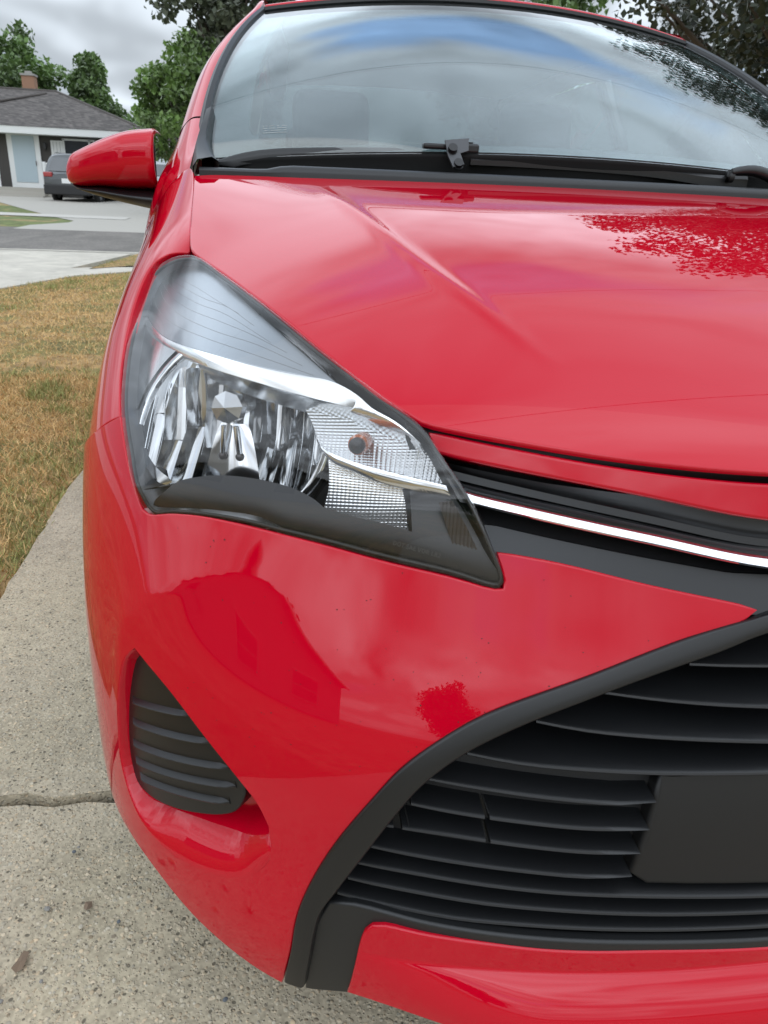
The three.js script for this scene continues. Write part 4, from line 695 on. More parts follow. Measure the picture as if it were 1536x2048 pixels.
  // door mirror: shell lofted from its inner end to the tip
  for (const sd of [1, -1]) {
    const mg = new THREE.Group(); mg.name = 'door_mirror'; car.add(mg); const putM = (n, g, m) => mesh(n, sd > 0 ? g : mirrorX(g), m, mg);
    const yt = curve1([[-.99, 1.003], [-.985, 1.014], [-.968, 1.030], [-.927, 1.049], [-.867, 1.071], [-.809, 1.079]]), yb = curve1([[-.99, .970], [-.985, .967], [-.936, .963], [-.886, .962], [-.81, .962]]), dep = x => .012 + .085 * Math.sqrt(clamp((x + .992) / .12, 0, 1));
    const rows = []; for (let i = 0; i <= 26; i++) {
      const t = i / 26, x = -.991 + .181 * Math.pow(t, 1.5), a = yt(x), b = yb(x), d = dep(x), r = [];
      for (let k = 0; k <= 22; k++) {                                              // back edge, over the top, down the front, under
        const f = lerp(-.35, Math.PI + .1, k / 22), ridge = .55, c = Math.cos(f), s = Math.sin(f);
        const y0 = lerp(b, a, .5), hy = (a - b) / 2; let y = y0 + hy * Math.sign(c) * Math.pow(Math.abs(c), .62), z = -1.285 + d * Math.sign(s) * Math.pow(Math.abs(s), .8);
        if (y < lerp(b, a, .45)) z -= .018 * (lerp(b, a, .45) - y) / (a - b);
        r.push(V(x, y, z));
      }
      rows.push(r);
    }
    const lastR = rows[26]; rows.push(lastR.map(p => V(-.806, lerp(p.y, 1.02, .05), p.z - .004)), lastR.map(p => V(-.806, lerp(p.y, 1.02, .12), p.z - .02)));
    putM('shell', sheet(rows), M.paint);
    putM('glass_back', box(.12, .08, .01, -.875, 1.012, -1.30), M.plastic);
    const lr = []; for (let i = 0; i <= 18; i++) { const t = i / 18, x = lerp(-.984, -.79, t), top = yb(Math.min(x, -.812)) + .001, lowY = lerp(.964, .918, Math.pow(t, .7)), d = .01 + .075 * Math.sqrt(Math.min(1, t * 1.4)), r = []; for (let k = 0; k <= 12; k++) { const f = lerp(-.2, Math.PI + .2, k / 12); r.push(V(x, lerp(top, lowY, .5) + (top - lowY) / 2 * Math.cos(f), -1.285 + d * Math.sin(f) * .95)); } lr.push(r); }
    putM('lower_cap', sheet(lr), M.plastic);
    putM('stalk', tube([V(-.80, .942, -1.25), V(-.77, .94, -1.25), V(-.70, .945, -1.26)], .022, 10), M.plastic);
  }
  // wheels
  for (const z of [-.79, -3.30]) for (const s of [-1, 1]) {
    const w = new THREE.Group(); w.name = 'wheel'; car.add(w); w.position.set(s * .735, .295, z);
    const prof = [[.20, -.09], [.26, -.092], [.288, -.075], [.295, -.04], [.295, .04], [.288, .075], [.26, .092], [.20, .09]].map(p => new THREE.Vector2(p[0], p[1])), t = new THREE.LatheGeometry(prof, 48); t.rotateZ(Math.PI / 2); mesh('tyre', t, std([.012, .012, .012], .85), w);
    const rg = new THREE.LatheGeometry([[.0, .06], [.05, .062], [.17, .05], [.19, .085], [.205, .088], [.205, -.08]].map(p => new THREE.Vector2(p[0], p[1])), 40); rg.rotateZ(-Math.PI / 2 * s); mesh('rim', rg, std([.4, .41, .42], .3, { metalness: .8 }), w);
  }
  both('wheel_well', [box(.02, .70, .72, -.55, .5, -.79), box(.02, .70, .72, -.55, .5, -3.3), box(.2, .02, .5, -.66, .66, -.79)], M.void);
  mesh('underbody', box(1.3, .03, 3.2, 0, .2, -2.15), M.void, car);
}
// ---------------------------------------------------------------- ground, street, houses
const nA = noise2(64, 11), nB = noise2(64, 23), fb = (x, y) => nA(x, y) * .5 + nB(x * 2.1 + 3, y * 2.1) * .27 + nA(x * 4.3, y * 4.3 + 7) * .15 + nB(x * 8.7, y * 8.7) * .08;
function aggregate(seed, N, size, stones, base, spread) {                       // washed concrete: mortar with small stones
  const R = rng(seed), c = new Float32Array(N * N * 3), h = new Float32Array(N * N), px = N / size, per = Math.round(size * 6);
  const pn = noise2(per, seed + 5), p2 = noise2(per * 8, seed + 9), p3 = noise2(Math.round(size * 260), seed + 2);
  for (let j = 0; j < N; j++) for (let i = 0; i < N; i++) { const o = j * N + i, u = i / N, v = j / N, t = 1 + (pn(u * per, v * per) - .5) * .22 + (p2(u * per * 8, v * per * 8) - .5) * .18 + (p3(u * size * 260, v * size * 260) - .5) * .42; c[o * 3] = base[0] * t; c[o * 3 + 1] = base[1] * t; c[o * 3 + 2] = base[2] * t * (.97 + .06 * pn(u * per, v * per + 3)); h[o] = .35 + (p2(u * per * 8, v * per * 8) - .5) * .2 + (p3(u * size * 260, v * size * 260) - .5) * .3; }
  for (let k = 0; k < stones; k++) {
    const r = (.0006 + .0032 * Math.pow(R(), 3.2)) * px, cx = R() * N, cy = R() * N, e = .6 + .4 * R(), a = R() * 3.14, ca = Math.cos(a), sa = Math.sin(a), q = R(), up = .4 + .6 * R();
    const tone = q < .14 ? .5 + .3 * R() : q < .7 ? .82 + .3 * R() : 1.12 + .3 * R(), w = (R() - .5) * .16, pit = q < .07;
    const col = [base[0] * tone * (1 + w + spread), base[1] * tone, base[2] * tone * (1 - w * 1.1)], n = Math.ceil(r) + 1;
    for (let y = -n; y <= n; y++) for (let x = -n; x <= n; x++) { const X = (x * ca + y * sa) / r, Y = (-x * sa + y * ca) / (r * e), d = X * X + Y * Y; if (d > 1) continue; const i = ((Math.floor(cx) + x) % N + N) % N, j = ((Math.floor(cy) + y) % N + N) % N, o = j * N + i, f = Math.min(1, (1 - d) * 2.5); for (let z = 0; z < 3; z++) c[o * 3 + z] += ((pit ? base[z] * .35 : col[z]) - c[o * 3 + z]) * f; h[o] += ((pit ? 0 : .5 + .5 * up * Math.sqrt(1 - d)) - h[o]) * f; }
  }
  const sr = x => 255 * (x <= .0031308 ? x * 12.92 : 1.055 * Math.pow(Math.max(0, x), 1 / 2.4) - .055);
  return [tex(N, N, (u, v, i, j) => { const o = (j * N + i) * 3; return [sr(c[o]), sr(c[o + 1]), sr(c[o + 2])]; }), tex(N, N, (u, v, i, j) => { const q = h[j * N + i] * 255; return [q, q, q]; }, false)];
}
const [concC, concH] = aggregate(5, 2048, 1.4, 120000, [.40, .343, .246], .02);
const concrete = new THREE.MeshStandardMaterial({ map: concC, bumpMap: concH, bumpScale: .0022, roughness: .92 });
const paleT = tex(512, 512, (u, v) => { const t = .86 + .2 * fb(u * 12, v * 12) + .1 * fb(u * 50, v * 50); return [184 * t, 178 * t, 166 * t]; }), asphT = tex(512, 512, (u, v) => { const t = .8 + .3 * fb(u * 14, v * 5) + .25 * (nA(u * 64 * 3, v * 64 * 3) - .5); return [116 * t, 111 * t, 105 * t]; });
const pale = new THREE.MeshStandardMaterial({ map: paleT, roughness: .9 }), asphalt = new THREE.MeshStandardMaterial({ map: asphT, roughness: .9 });
const soilT = tex(1024, 1024, (u, v) => { const a = fb(u * 10, v * 10), b = fb(u * 48 + 9, v * 48), t = .62 + .5 * b, k = sstep(.42, .6, a); return [lerp(172, 132, k) * t, lerp(140, 122, k) * t, lerp(92, 70, k) * t]; });
const soil = new THREE.MeshStandardMaterial({ map: soilT, roughness: 1 });
const farT = tex(512, 512, (u, v) => { const a = fb(u * 7, v * 7), t = .7 + .5 * fb(u * 40, v * 40), k = sstep(.5, .66, a); return [lerp(104, 148, k) * t, lerp(114, 130, k) * t, lerp(66, 88, k) * t]; }), farLawn = new THREE.MeshStandardMaterial({ map: farT, roughness: 1 });
// flat polygon [x, z] laid at height y, uv in metres / scale; with optional thickness
function slab(poly, y, scale, thick = 0, rise = null) {
  const P = area2(poly) > 0 ? poly.slice().reverse() : poly, tr = THREE.ShapeUtils.triangulateShape(P.map(p => new THREE.Vector2(p[0], p[1])), []), pos = [], uv = [], idx = [];
  const yy = p => rise ? rise(p[0], p[1]) + y : y;
  for (const p of P) { pos.push(p[0], yy(p), p[1]); uv.push(p[0] / scale, p[1] / scale); }
  for (const t of tr) { const a = P[t[0]], b = P[t[1]], c = P[t[2]], s = (b[0] - a[0]) * (c[1] - a[1]) - (b[1] - a[1]) * (c[0] - a[0]); s > 0 ? idx.push(t[0], t[2], t[1]) : idx.push(t[0], t[1], t[2]); }
  const top = geo(pos, null, idx, uv); if (!thick) return top;
  const sp = [], su = []; for (let i = 0; i < P.length; i++) { const a = P[i], b = P[(i + 1) % P.length], L = Math.hypot(b[0] - a[0], b[1] - a[1]); for (const [q, t, w] of [[a, 0, 0], [b, 0, 1], [b, 1, 1], [a, 0, 0], [b, 1, 1], [a, 1, 0]]) { sp.push(q[0], yy(q) - t * thick, q[1]); su.push((a[0] + w * L) / scale, t * thick / scale); } }
  return merged([top, geo(sp, null, null, su)]);
}
const rise = (x, z) => .34 * sstep(-21, -34, z);
struct('terrain', (() => { const g = new THREE.PlaneGeometry(240, 240, 40, 480); g.rotateX(-Math.PI / 2); const p = g.attributes.position; for (let i = 0; i < p.count; i++) p.setY(i, rise(p.getX(i), p.getZ(i)) - .06 + .056 * sstep(-19.4, -20.2, p.getZ(i))); g.computeVertexNormals(); const u = g.attributes.uv; for (let i = 0; i < u.count; i++) u.setXY(i, p.getX(i) / 6, p.getZ(i) / 6); return g; })(), farLawn);
// driveway of separate slabs with ragged joints
{
  const jag = (x0, x1, z, seed, amp) => { const R = rng(seed), o = []; for (let k = 0; k <= 60; k++) { const x = lerp(x0, x1, k / 60); o.push([x, z + amp * (fb(x * 5 + seed, 3) - .5) * 2 + amp * .5 * (R() - .5)]); } return o; };
  const edges = [6.5, 2.2, -.535, -3.4, -6.5, -9.75], n = edges.length;
  const edge = (k, d) => jag(-1.26, 1.75, edges[k] + d, k * 7 + (d > 0 ? 1 : 2), k === 2 ? .022 : .006).map(([x, z]) => [x, z + (k === 2 ? (x + .96) * .06 : 0)]);
  const ragX = (za, zb) => { const o = []; for (let k = 1; k < 50; k++) { const z = lerp(za, zb, k / 50); o.push([-1.262 + .03 * (fb(z * 4, 9) - .5) + .012 * (fb(z * 19, 2) - .5), z]); } return o; };
  for (let k = 0; k < n - 1; k++) { const a = edge(k, k === 2 ? -.011 : -.007), b = edge(k + 1, k + 1 === 2 ? .011 : .007); struct('driveway', slab([...a, ...b.slice().reverse(), ...ragX(edges[k + 1], edges[k]).map(p => p)], k % 2 ? .0 : .004, 1.4, .1), concrete); }
  struct('joint_dirt', slab([[-1.3, 7], [1.8, 7], [1.8, -10], [-1.3, -10]], -.022, 1, 0), std([.018, .016, .013], 1));
}
struct('lawn_soil', slab([[-14, 12], [-1.25, 12], [-1.25, -9.75], [-2.1, -9.45], [-2.72, -8.7], [-3.15, -7.3], [-4.4, -5.6], [-6.5, -4.4], [-14, -4]], -.014, 2.6), soil);
struct('side_yard', slab([[1.75, 12], [30, 12], [30, -9.8], [1.75, -9.8]], -.012, 2.6), soil);
struct('pavement', slab([[-30, -3.9], [-6.5, -4.45], [-4.4, -5.65], [-3.15, -7.35], [-2.72, -8.75], [-2.1, -9.5], [-1.25, -9.8], [30, -9.8], [30, -10.35], [-1.2, -10.3], [-2.72, -9.75], [-2.95, -9.55], [-2.6, -11.9], [-1, -12.35], [30, -12.5], [30, -12.85], [-30, -11.55]], -.004, 3, .05), pale);
struct('parkway_soil', slab([[-2.72, -9.5], [-2.3, -10.05], [30, -10.4], [30, -12.3], [-1.2, -12.2], [-2.5, -11.95]], .002, 2.6), soil);
struct('street', slab([[-60, -10.6], [60, -14.2], [60, -21.6], [-60, -17.0]], -.045, 5), asphalt);
struct('gutter', slab([[-60, -10.62], [60, -14.22], [60, -14.5], [-60, -10.9]], -.040, 5), std([.045, .045, .045], .95));
struct('far_driveway', (() => { const rows = []; for (let i = 0; i <= 30; i++) { const t = i / 30, z = lerp(-18.2, -46, t), xl = t < .12 ? lerp(-6.2, -5.4, t / .12) : lerp(-5.4, -12.5, Math.min(1, (t - .12) / .45)); rows.push([0, .25, .5, .75, 1].map(s => V(lerp(xl, 6, s), i ? rise(0, z) + .006 : -.06, (i ? z : -18.2) - (1 - t) * s * .5))); } return sheet(rows); })(), std([.38, .36, .32], .9));
struct('far_walk', (() => { const rows = []; for (let i = 0; i <= 24; i++) { const x = lerp(-40, -4.5, i / 24); rows.push([V(x, rise(x, -23.0 + x * .03) + .014, -23.0 + x * .03), V(x, rise(x, -24.1 + x * .03) + .014, -24.1 + x * .03)]); } return sheet(rows); })(), std([.47, .45, .41], .9));

// ---------------------------------------------------------------- low house across the street
const white = std([.72, .73, .72], .55), darkSiding = std([.055, .050, .045], .7), shingle = new THREE.MeshStandardMaterial({ map: tex(512, 256, (u, v) => { const row = Math.floor(v * 32), k = nA(Math.floor(u * 60 + (row % 2) * .5), row), t = .75 + .35 * k + .2 * (nB(u * 200, v * 60) - .5); return [90 * t, 85 * t, 82 * t]; }), roughness: .95 }), glassDark = phys([.02, .025, .03], .05, { clearcoat: 1 });
{
  const H = thing('ranch_house', 'low dark house with grey hipped roof and white door across the street', 'house', [0, .25, -35]);
  mesh('wall', [box(14, 2.6, 8, -12.6, 1.25, -4.05)], darkSiding, H);
  mesh('fascia', [box(15.3, .26, .06, -12.7, 2.52, .66), box(.06, .26, 9.4, -5.1, 2.52, -4.0)], white, H);
  mesh('soffit', box(15.2, .03, 9.3, -12.7, 2.40, -4.0), white, H);
  const c = [V(-20.4, 2.66, .72), V(-4.98, 2.66, .72), V(-4.98, 2.66, -8.8), V(-20.4, 2.66, -8.8)], r = [V(-16, 4.36, -4.05), V(-9.6, 4.36, -4.05)], p = [], uv = [];
  const quad = (a, b, cc, d) => { for (const q of [a, b, cc, a, cc, d]) p.push(q.x, q.y, q.z); const L = a.distanceTo(b), hgt = a.distanceTo(d); for (const q of [[0, 0], [L, 0], [L, hgt], [0, 0], [L, hgt], [0, hgt]]) uv.push(q[0] / 9, q[1] / 5); };
  quad(c[0], c[1], r[1], r[0]); quad(c[2], c[3], r[0], r[1]); quad(c[1], c[2], r[1], r[1]); quad(c[3], c[0], r[0], r[0]);
  const roof = mesh('roof', geo(p, null, null, uv), shingle, H);
  mesh('hip_cap', [tube([c[1], r[1]], .06, 6), tube([r[0], r[1]], .06, 6), tube([V(-13.4, 3.02, .02), V(-9.9, 4.22, -3.6)], .05, 6)], shingle, roof);
  const ch = mesh('chimney', [box(.52, .86, .52, -10.75, 4.5, -4.4)], std([.30, .17, .11], .9), roof); mesh('chimney_cap', [box(.6, .08, .6, -10.75, 4.96, -4.4), box(.26, .12, .26, -10.75, 5.05, -4.4)], std([.3, .29, .27], .8), H);
  // door, shutters, window
  const d = mesh('door', [box(1.24, 2.1, .08, -10.16, 1.43, .0)], white, H); mesh('storm_glass', box(.84, 1.72, .02, -10.16, 1.48, .052), phys([.42, .50, .54], .12), d); mesh('door_handle', box(.03, .16, .05, -9.74, 1.35, .075), std([.2, .2, .2], .4, { metalness: 1 }), d);
  for (const x of [-8.88, -11.6]) { const s = mesh('shutter', box(.46, 1.75, .05, x, 1.35, .0), white, H); for (let k = 0; k < 3; k++) mesh('shutter_groove', box(.02, 1.66, .012, x - .13 + k * .13, 1.35, .03), std([.45, .46, .46], .6), s); }
  const w = mesh('window', box(3.1, 1.6, .05, -7.05, 1.45, .0), glassDark, H); mesh('window_frame', [box(.07, 1.7, .08, -8.6, 1.45, .01), box(.07, 1.7, .08, -7.6, 1.45, .01), box(.07, 1.7, .08, -6.5, 1.45, .01), box(.07, 1.7, .08, -5.5, 1.45, .01), box(3.2, .07, .08, -7.05, 2.28, .01), box(3.2, .07, .09, -7.05, .62, .01)], white, w);
  mesh('wall_light', [rbox(.12, .26, .14, .03, -9.32, 2.0, .1)], std([.02, .02, .02], .5), H); mesh('mailbox', [rbox(.34, .22, .14, .02, -9.32, 1.28, .1)], std([.02, .02, .02], .5), H);
  mesh('porch', [box(2.6, .44, 1.1, -10.2, .20, .6)], std([.36, .34, .30], .9), H); for (let k = 0; k < 2; k++) mesh('step', box(2.2, .28 - k * .14, .32, -10.3, .14 - k * .07, 1.31 + k * .32), std([.38, .36, .32], .9), H);
  for (const [x, z] of [[-11.25, 1.0], [-8.95, 1.0]]) { mesh('railing', [box(.5, .06, .06, x, 1.34, z), box(.5, .05, .05, x, .5, z), ...Array.from({ length: 6 }, (_, k) => box(.045, .86, .045, x - .2 + k * .08, .92, z))], white, H); mesh('railing_post', rbox(.11, 1.0, .11, .01, x + (x < -10 ? .27 : -.27), .9, z), white, H); }
}
{
  const H = thing('neighbour_house', 'small house with low grey roof behind the parked cars', 'house', [-2.6, .3, -46]);
  mesh('wall', box(7, 2.3, 7, 0, 1.15, 0), std([.50, .50, .48], .7), H); mesh('brick_wall', box(3, .9, .1, -2.2, 2.0, 3.56), std([.30, .15, .10], .9), H);
  const s = new THREE.Shape(); s.moveTo(-4.1, 0); s.lineTo(4.1, 0); s.lineTo(0, 1.9); const g = new THREE.ExtrudeGeometry(s, { depth: 7.6, bevelEnabled: false }); g.translate(0, 2.3, -3.8); mesh('roof', g, shingle, H);
  mesh('garage_door', box(2.6, 1.9, .06, 1.6, .95, 3.53), white, H); mesh('gutter', box(.1, .12, 7.6, -4.1, 2.28, 0), white, H);
}
// ---------------------------------------------------------------- parked cars across the street
function parkedCar(name, label, pos, turn, paint, group) {
  const g = thing(name, label, 'car', pos, turn, group), W = .92;
  // side profile sections from rear (z = 0) to front: [z, roof y, belt half width, roof half width]
  const st = [[0, .98, .80, .70], [.06, 1.05, .86, .74], [.30, 1.60, .89, .62], [.75, 1.68, .91, .66], [1.9, 1.69, .92, .68], [2.7, 1.62, .92, .66], [3.4, 1.12, .90, .72], [4.2, 1.02, .86, .70], [4.58, .84, .76, .60]];
  const rows = st.map(([z, top, bw, rw]) => { const belt = Math.min(1.05, top - .04); return [V(-bw + .05, .34, -z), V(-bw, .62, -z), V(-bw, belt - .08, -z), V(-bw + .03, belt, -z), V(-lerp(bw, rw, .5), lerp(belt, top, .55), -z), V(-rw, top - .03, -z), V(0, top + .02, -z), V(rw, top - .03, -z), V(lerp(bw, rw, .5), lerp(belt, top, .55), -z), V(bw - .03, belt, -z), V(bw, belt - .08, -z), V(bw, .62, -z), V(bw - .05, .34, -z)]; });
  mesh('body', [net(rows, 3, 4), sheet([rows[0].map(p => p.clone()), rows[0].map(p => V(p.x * .7, .6 + (p.y - .6) * .6, .03))]), sheet([rows[0].map(p => V(p.x * .7, .6 + (p.y - .6) * .6, .03)), rows[0].map(p => V(p.x * .1, .6, .035))])], paint, g);
  const clad = std([.018, .018, .019], .7); mesh('rear_bumper', rbox(1.72, .34, .16, .05, 0, .48, -.0), clad, g); mesh('sill', [rbox(.06, .2, 3.0, .02, -.9, .40, -2.2), rbox(.06, .2, 3.0, .02, .9, .40, -2.2)], clad, g);
  mesh('rear_window', sheet([V(0, 1.10, -.072), V(0, 1.50, -.24)].map((p, i) => [-1, -.5, 0, .5, 1].map(s => V(s * (i ? .56 : .68), p.y, p.z + .035 - .03 * s * s)))), glassDark, g);
  for (const s of [-1, 1]) { mesh('tail_light', rbox(.34, .17, .12, .04, s * .67, .98, -.015), phys([.30, .012, .012], .2, { clearcoat: 1 }), g); mesh('side_window', box(.02, .34, 2.3, s * .865, 1.26, -1.75), glassDark, g); mesh('mirror', rbox(.22, .15, .12, .05, s * 1.03, 1.12, -2.95), paint, g); }
  for (const z of [-.85, -3.6]) for (const s of [-1, 1]) { const w = new THREE.Group(); w.name = 'wheel'; w.position.set(s * .80, .35, z); g.add(w); const t = new THREE.TorusGeometry(.25, .1, 10, 28); t.rotateY(Math.PI / 2); mesh('tyre', t, std([.012, .012, .012], .85), w); const rm = new THREE.CylinderGeometry(.2, .2, .12, 20); rm.rotateZ(Math.PI / 2); mesh('rim', rm, std([.35, .36, .37], .35, { metalness: .8 }), w); }
  mesh('number_plate', box(.32, .16, .015, 0, .78, .05), white, g); mesh('roof_rail', [box(.04, .04, 1.8, -.60, 1.72, -1.5), box(.04, .04, 1.8, .60, 1.72, -1.5)], std([.5, .5, .5], .3, { metalness: .8 }), g);
  return g;
}
parkedCar('parked_crossover', 'grey crossover car seen from behind near the white house door', [-7.65, .20, -30.6], -.20, phys([.055, .062, .068], .3, { clearcoat: 1, metalness: .4 }));
parkedCar('parked_crossover', 'silver crossover car parked behind the red door mirror', [-4.55, .20, -31.2], -.14, phys([.38, .40, .42], .3, { clearcoat: 1, metalness: .4 }));
// ---------------------------------------------------------------- own house beside the driveway, mirrored in the bumper
{
  const H = thing('gabled_house', 'grey clapboard gabled house beyond the dry lawn', 'house', [-12.6, 0, 7.2], .53), clap = std([.24, .23, .215], .75), D = 12.4, top = 2.6, peak = 4.9;
  mesh('wall', [box(7.2, 2.6, D - .1, -3.72, 1.3, 0)], clap, H);
  for (let k = 0; k < 33; k++) { const y = .12 + k * .14; if (y > peak - .15) break; const half = y < top ? D / 2 : D / 2 * (peak - y) / (peak - top); const g = box(.018, .145, half * 2, 0, 0, 0); g.rotateZ(.07); g.translate(.0, y, 0); mesh('clapboard', g, clap, H); }
  const s = new THREE.Shape(); s.moveTo(0, top); s.lineTo(D, top); s.lineTo(D / 2, peak); const gb = new THREE.ExtrudeGeometry(s, { depth: .1, bevelEnabled: false }); gb.rotateY(-Math.PI / 2); gb.translate(-.02, 0, -D / 2); mesh('gable', gb, clap, H);
  for (const q of [0, 1]) { const a = q ? V(.35, top - .12, D / 2 + .35) : V(.35, top - .12, -D / 2 - .35), b = V(.35, peak + .06, 0), a2 = a.clone().setX(-7.5), b2 = b.clone().setX(-7.5); const pp = []; for (const v of [a, b, b2, a, b2, a2]) pp.push(v.x, v.y, v.z); mesh('roof', geo(pp, null, null, [0, 0, 0, .5, 1, .5, 0, 0, 1, .5, 1, 0]), shingle, H); mesh('barge_board', tube([a.clone().add(V(.02, -.06, 0)), b.clone().add(V(.02, -.06, 0))], .075, 4), white, H); }
  for (const [z, y, w, h] of [[-3.6, 1.5, 1.6, 1.3], [.2, 1.5, 1.3, 1.3], [3.9, 1.5, 1.6, 1.3]]) { const wd = mesh('window', box(.04, h, w, .03, y, z), glassDark, H); mesh('window_frame', [box(.07, .09, w + .16, .03, y + h / 2 + .04, z), box(.09, .07, w + .16, .03, y - h / 2 - .03, z), box(.07, h, .08, .03, y, z - w / 2 - .03), box(.07, h, .08, .03, y, z + w / 2 + .03), box(.06, .04, w, .035, y, z)], std([.32, .31, .30], .6), wd); }
}
// ---------------------------------------------------------------- trees, lawn grass, wires, litter
const bark = std([.075, .060, .048], .95);
function leafMat(c) { return new THREE.MeshPhysicalMaterial({ color: lin(...c), roughness: .7, vertexColors: true, transmission: .42, thickness: 0, side: THREE.DoubleSide }); }
function tree(name, label, [x, z], o) {
  const T = thing(name, label, 'tree', [x, rise(x, z) - .05, z], 0, o.group), R = rng(o.seed), h = o.h, cy = o.cy ?? h * .62, rx = o.rx, ry = o.ry ?? h * .38, limbs = [];
  const th = cy + ry * .35; limbs.push(tube(Array.from({ length: 8 }, (_, k) => V((fb(k * .4, o.seed) - .5) * .5 * k / 7, th * k / 7, (fb(k * .4, o.seed + 5) - .5) * .5 * k / 7)), t => lerp(o.trunk ?? .2, .03, Math.pow(t, .8)), 9));
  const hubs = [];
  for (let k = 0; k < (o.clumps ?? 60); k++) {
    const a = R() * 6.283, e = Math.asin(clamp(2 * R() - 1, -.98, .98)), f = Math.pow(R(), .42), lump = .72 + .56 * fb(a * 1.1 + o.seed, e * 1.5 + 4), taper = o.cone ? clamp(1 - (Math.sin(e) * f + .35) * .75, .12, 1.25) : 1;
    hubs.push(V(Math.cos(a) * Math.cos(e) * rx * f * lump * taper, cy + Math.sin(e) * ry * f * (o.cone ? 1 : lump), Math.sin(a) * Math.cos(e) * (o.rz ?? rx) * f * lump * taper));
  }
  if (o.extra) for (const e of o.extra) hubs.push(V(...e));
  hubs.forEach((q, k) => { if (k % (o.twig ?? 3) === 0) { const b = V(q.x * .08, clamp(q.y * .55, h * .15, th * .9), q.z * .08), m = b.clone().lerp(q, .55).add(V(0, -.12 * q.distanceTo(b) + .1, 0)); limbs.push(tube([b, m, q], t => lerp((o.trunk ?? .2) * .28, .012, t), 5)); } });
  mesh('trunk', limbs, bark, T);
  const per = o.leaves / hubs.length, pos = [], col = [], nor = [], s = o.leaf, cr = o.clump ?? rx * .28;
  for (const q of hubs) { const hue = .7 + .6 * R(); for (let k = 0; k < per; k++) {
    const a = R() * 6.283, e = Math.asin(2 * R() - 1), d = cr * (o.tight ?? 1) * Math.pow(R(), .5), c = V(q.x + Math.cos(a) * Math.cos(e) * d, q.y + Math.sin(e) * d * .75, q.z + Math.sin(a) * Math.cos(e) * d);
    const u = V(R() - .5, R() - .8, R() - .5).normalize(), w = u.clone().cross(V(R() - .5, R() * .8 + .2, R() - .5)).normalize(), L = s * (.6 + .7 * R()), n = u.clone().cross(w);
    const A = c.clone().addScaledVector(u, -L * .5), B = c.clone().addScaledVector(u, L * .5), C = c.clone().addScaledVector(w, L * .36).addScaledVector(n, L * .08), D = c.clone().addScaledVector(w, -L * .36).addScaledVector(n, L * .08), t = hue * (.75 + .5 * R());
    for (const v of [A, B, C, A, D, B]) { pos.push(v.x, v.y, v.z); nor.push(n.x, n.y, n.z); col.push(t * (.9 + .2 * R()), t, t * .9); }
  } }
  const g = geo(pos, nor, null, new Array(pos.length / 3 * 2).fill(0)); g.setAttribute('color', new THREE.Float32BufferAttribute(col, 3));
  mesh('crown', g, o.mat, T); return T;
}
const green = leafMat([.125, .21, .06]), deep = leafMat([.032, .044, .024]), grey = leafMat([.10, .12, .075]), fresh = leafMat([.15, .25, .06]);
tree('maple_tree', 'big dark maple with hanging branches behind the red car', [7.3, -8.8], { h: 7.6, cy: 4.5, rx: 4.0, ry: 2.5, trunk: .24, leaves: 56000, leaf: .10, clumps: 250, clump: .52, seed: 21, mat: deep, twig: 2, extra: [[-4.4, 3.4, .6], [-4.0, 3.1, 1.2], [-3.6, 3.0, .2], [-4.6, 4.0, .4], [-2.6, 2.8, 1.4], [-1.6, 2.5, 2.0]] });
tree('broadleaf_tree', 'tall grey-green tree rising behind the windscreen pillar', [-1.4, -27], { h: 11.5, cy: 7.0, rx: 2.3, ry: 4.2, trunk: .22, leaves: 16000, leaf: .22, clumps: 110, clump: .6, seed: 31, mat: grey });
tree('broadleaf_tree', 'bright green maple between the tall tree and the neighbour roof', [-2.75, -25.5], { h: 5.2, cy: 3.2, rx: 1.5, ry: 1.9, trunk: .13, leaves: 12000, leaf: .17, clumps: 80, clump: .42, seed: 37, mat: fresh });
tree('broadleaf_tree', 'large green tree behind the chimney', [-14.2, -48], { h: 8.6, cy: 5.4, rx: 3.1, ry: 3.2, trunk: .22, leaves: 12000, leaf: .28, clumps: 80, clump: .75, seed: 41, mat: green });
tree('broadleaf_tree', 'pointed green tree behind the house roof beside the chimney tree', [-10.0, -49], { h: 7.4, cy: 4.3, rx: 2.5, ry: 3.3, trunk: .18, leaves: 12000, leaf: .26, clumps: 80, clump: .62, seed: 43, mat: green, cone: true });
tree('broadleaf_tree', 'thin grey tree between the house roof and bright maple', [-6.9, -52], { h: 6.6, cy: 4.0, rx: 1.5, ry: 2.6, trunk: .12, leaves: 4200, leaf: .24, clumps: 44, clump: .5, seed: 47, mat: grey });
tree('conifer_tree', 'dark green treetop above the red roof', [8.2, -29], { h: 8.6, cy: 5.6, rx: 3.2, ry: 3.0, trunk: .2, leaves: 12000, leaf: .24, clumps: 80, clump: .8, seed: 53, mat: green });
tree('broadleaf_tree', 'olive bush at the far right below the dark maple', [12.5, -20], { h: 5.0, cy: 3.0, rx: 2.6, ry: 2.2, trunk: .15, leaves: 9000, leaf: .24, clumps: 60, clump: .7, seed: 57, mat: grey });
tree('broadleaf_tree', 'round green tree beyond the end of the driveway', [-5.6, 21], { h: 5.2, cy: 3.2, rx: 1.7, ry: 1.9, trunk: .2, leaves: 8000, leaf: .3, clumps: 60, clump: .9, seed: 61, mat: green });
tree('broadleaf_tree', 'green tree beyond the gabled house', [-24, 20], { h: 8, cy: 5, rx: 3.4, ry: 3, trunk: .2, leaves: 7000, leaf: .3, clumps: 60, clump: .9, seed: 67, mat: green });
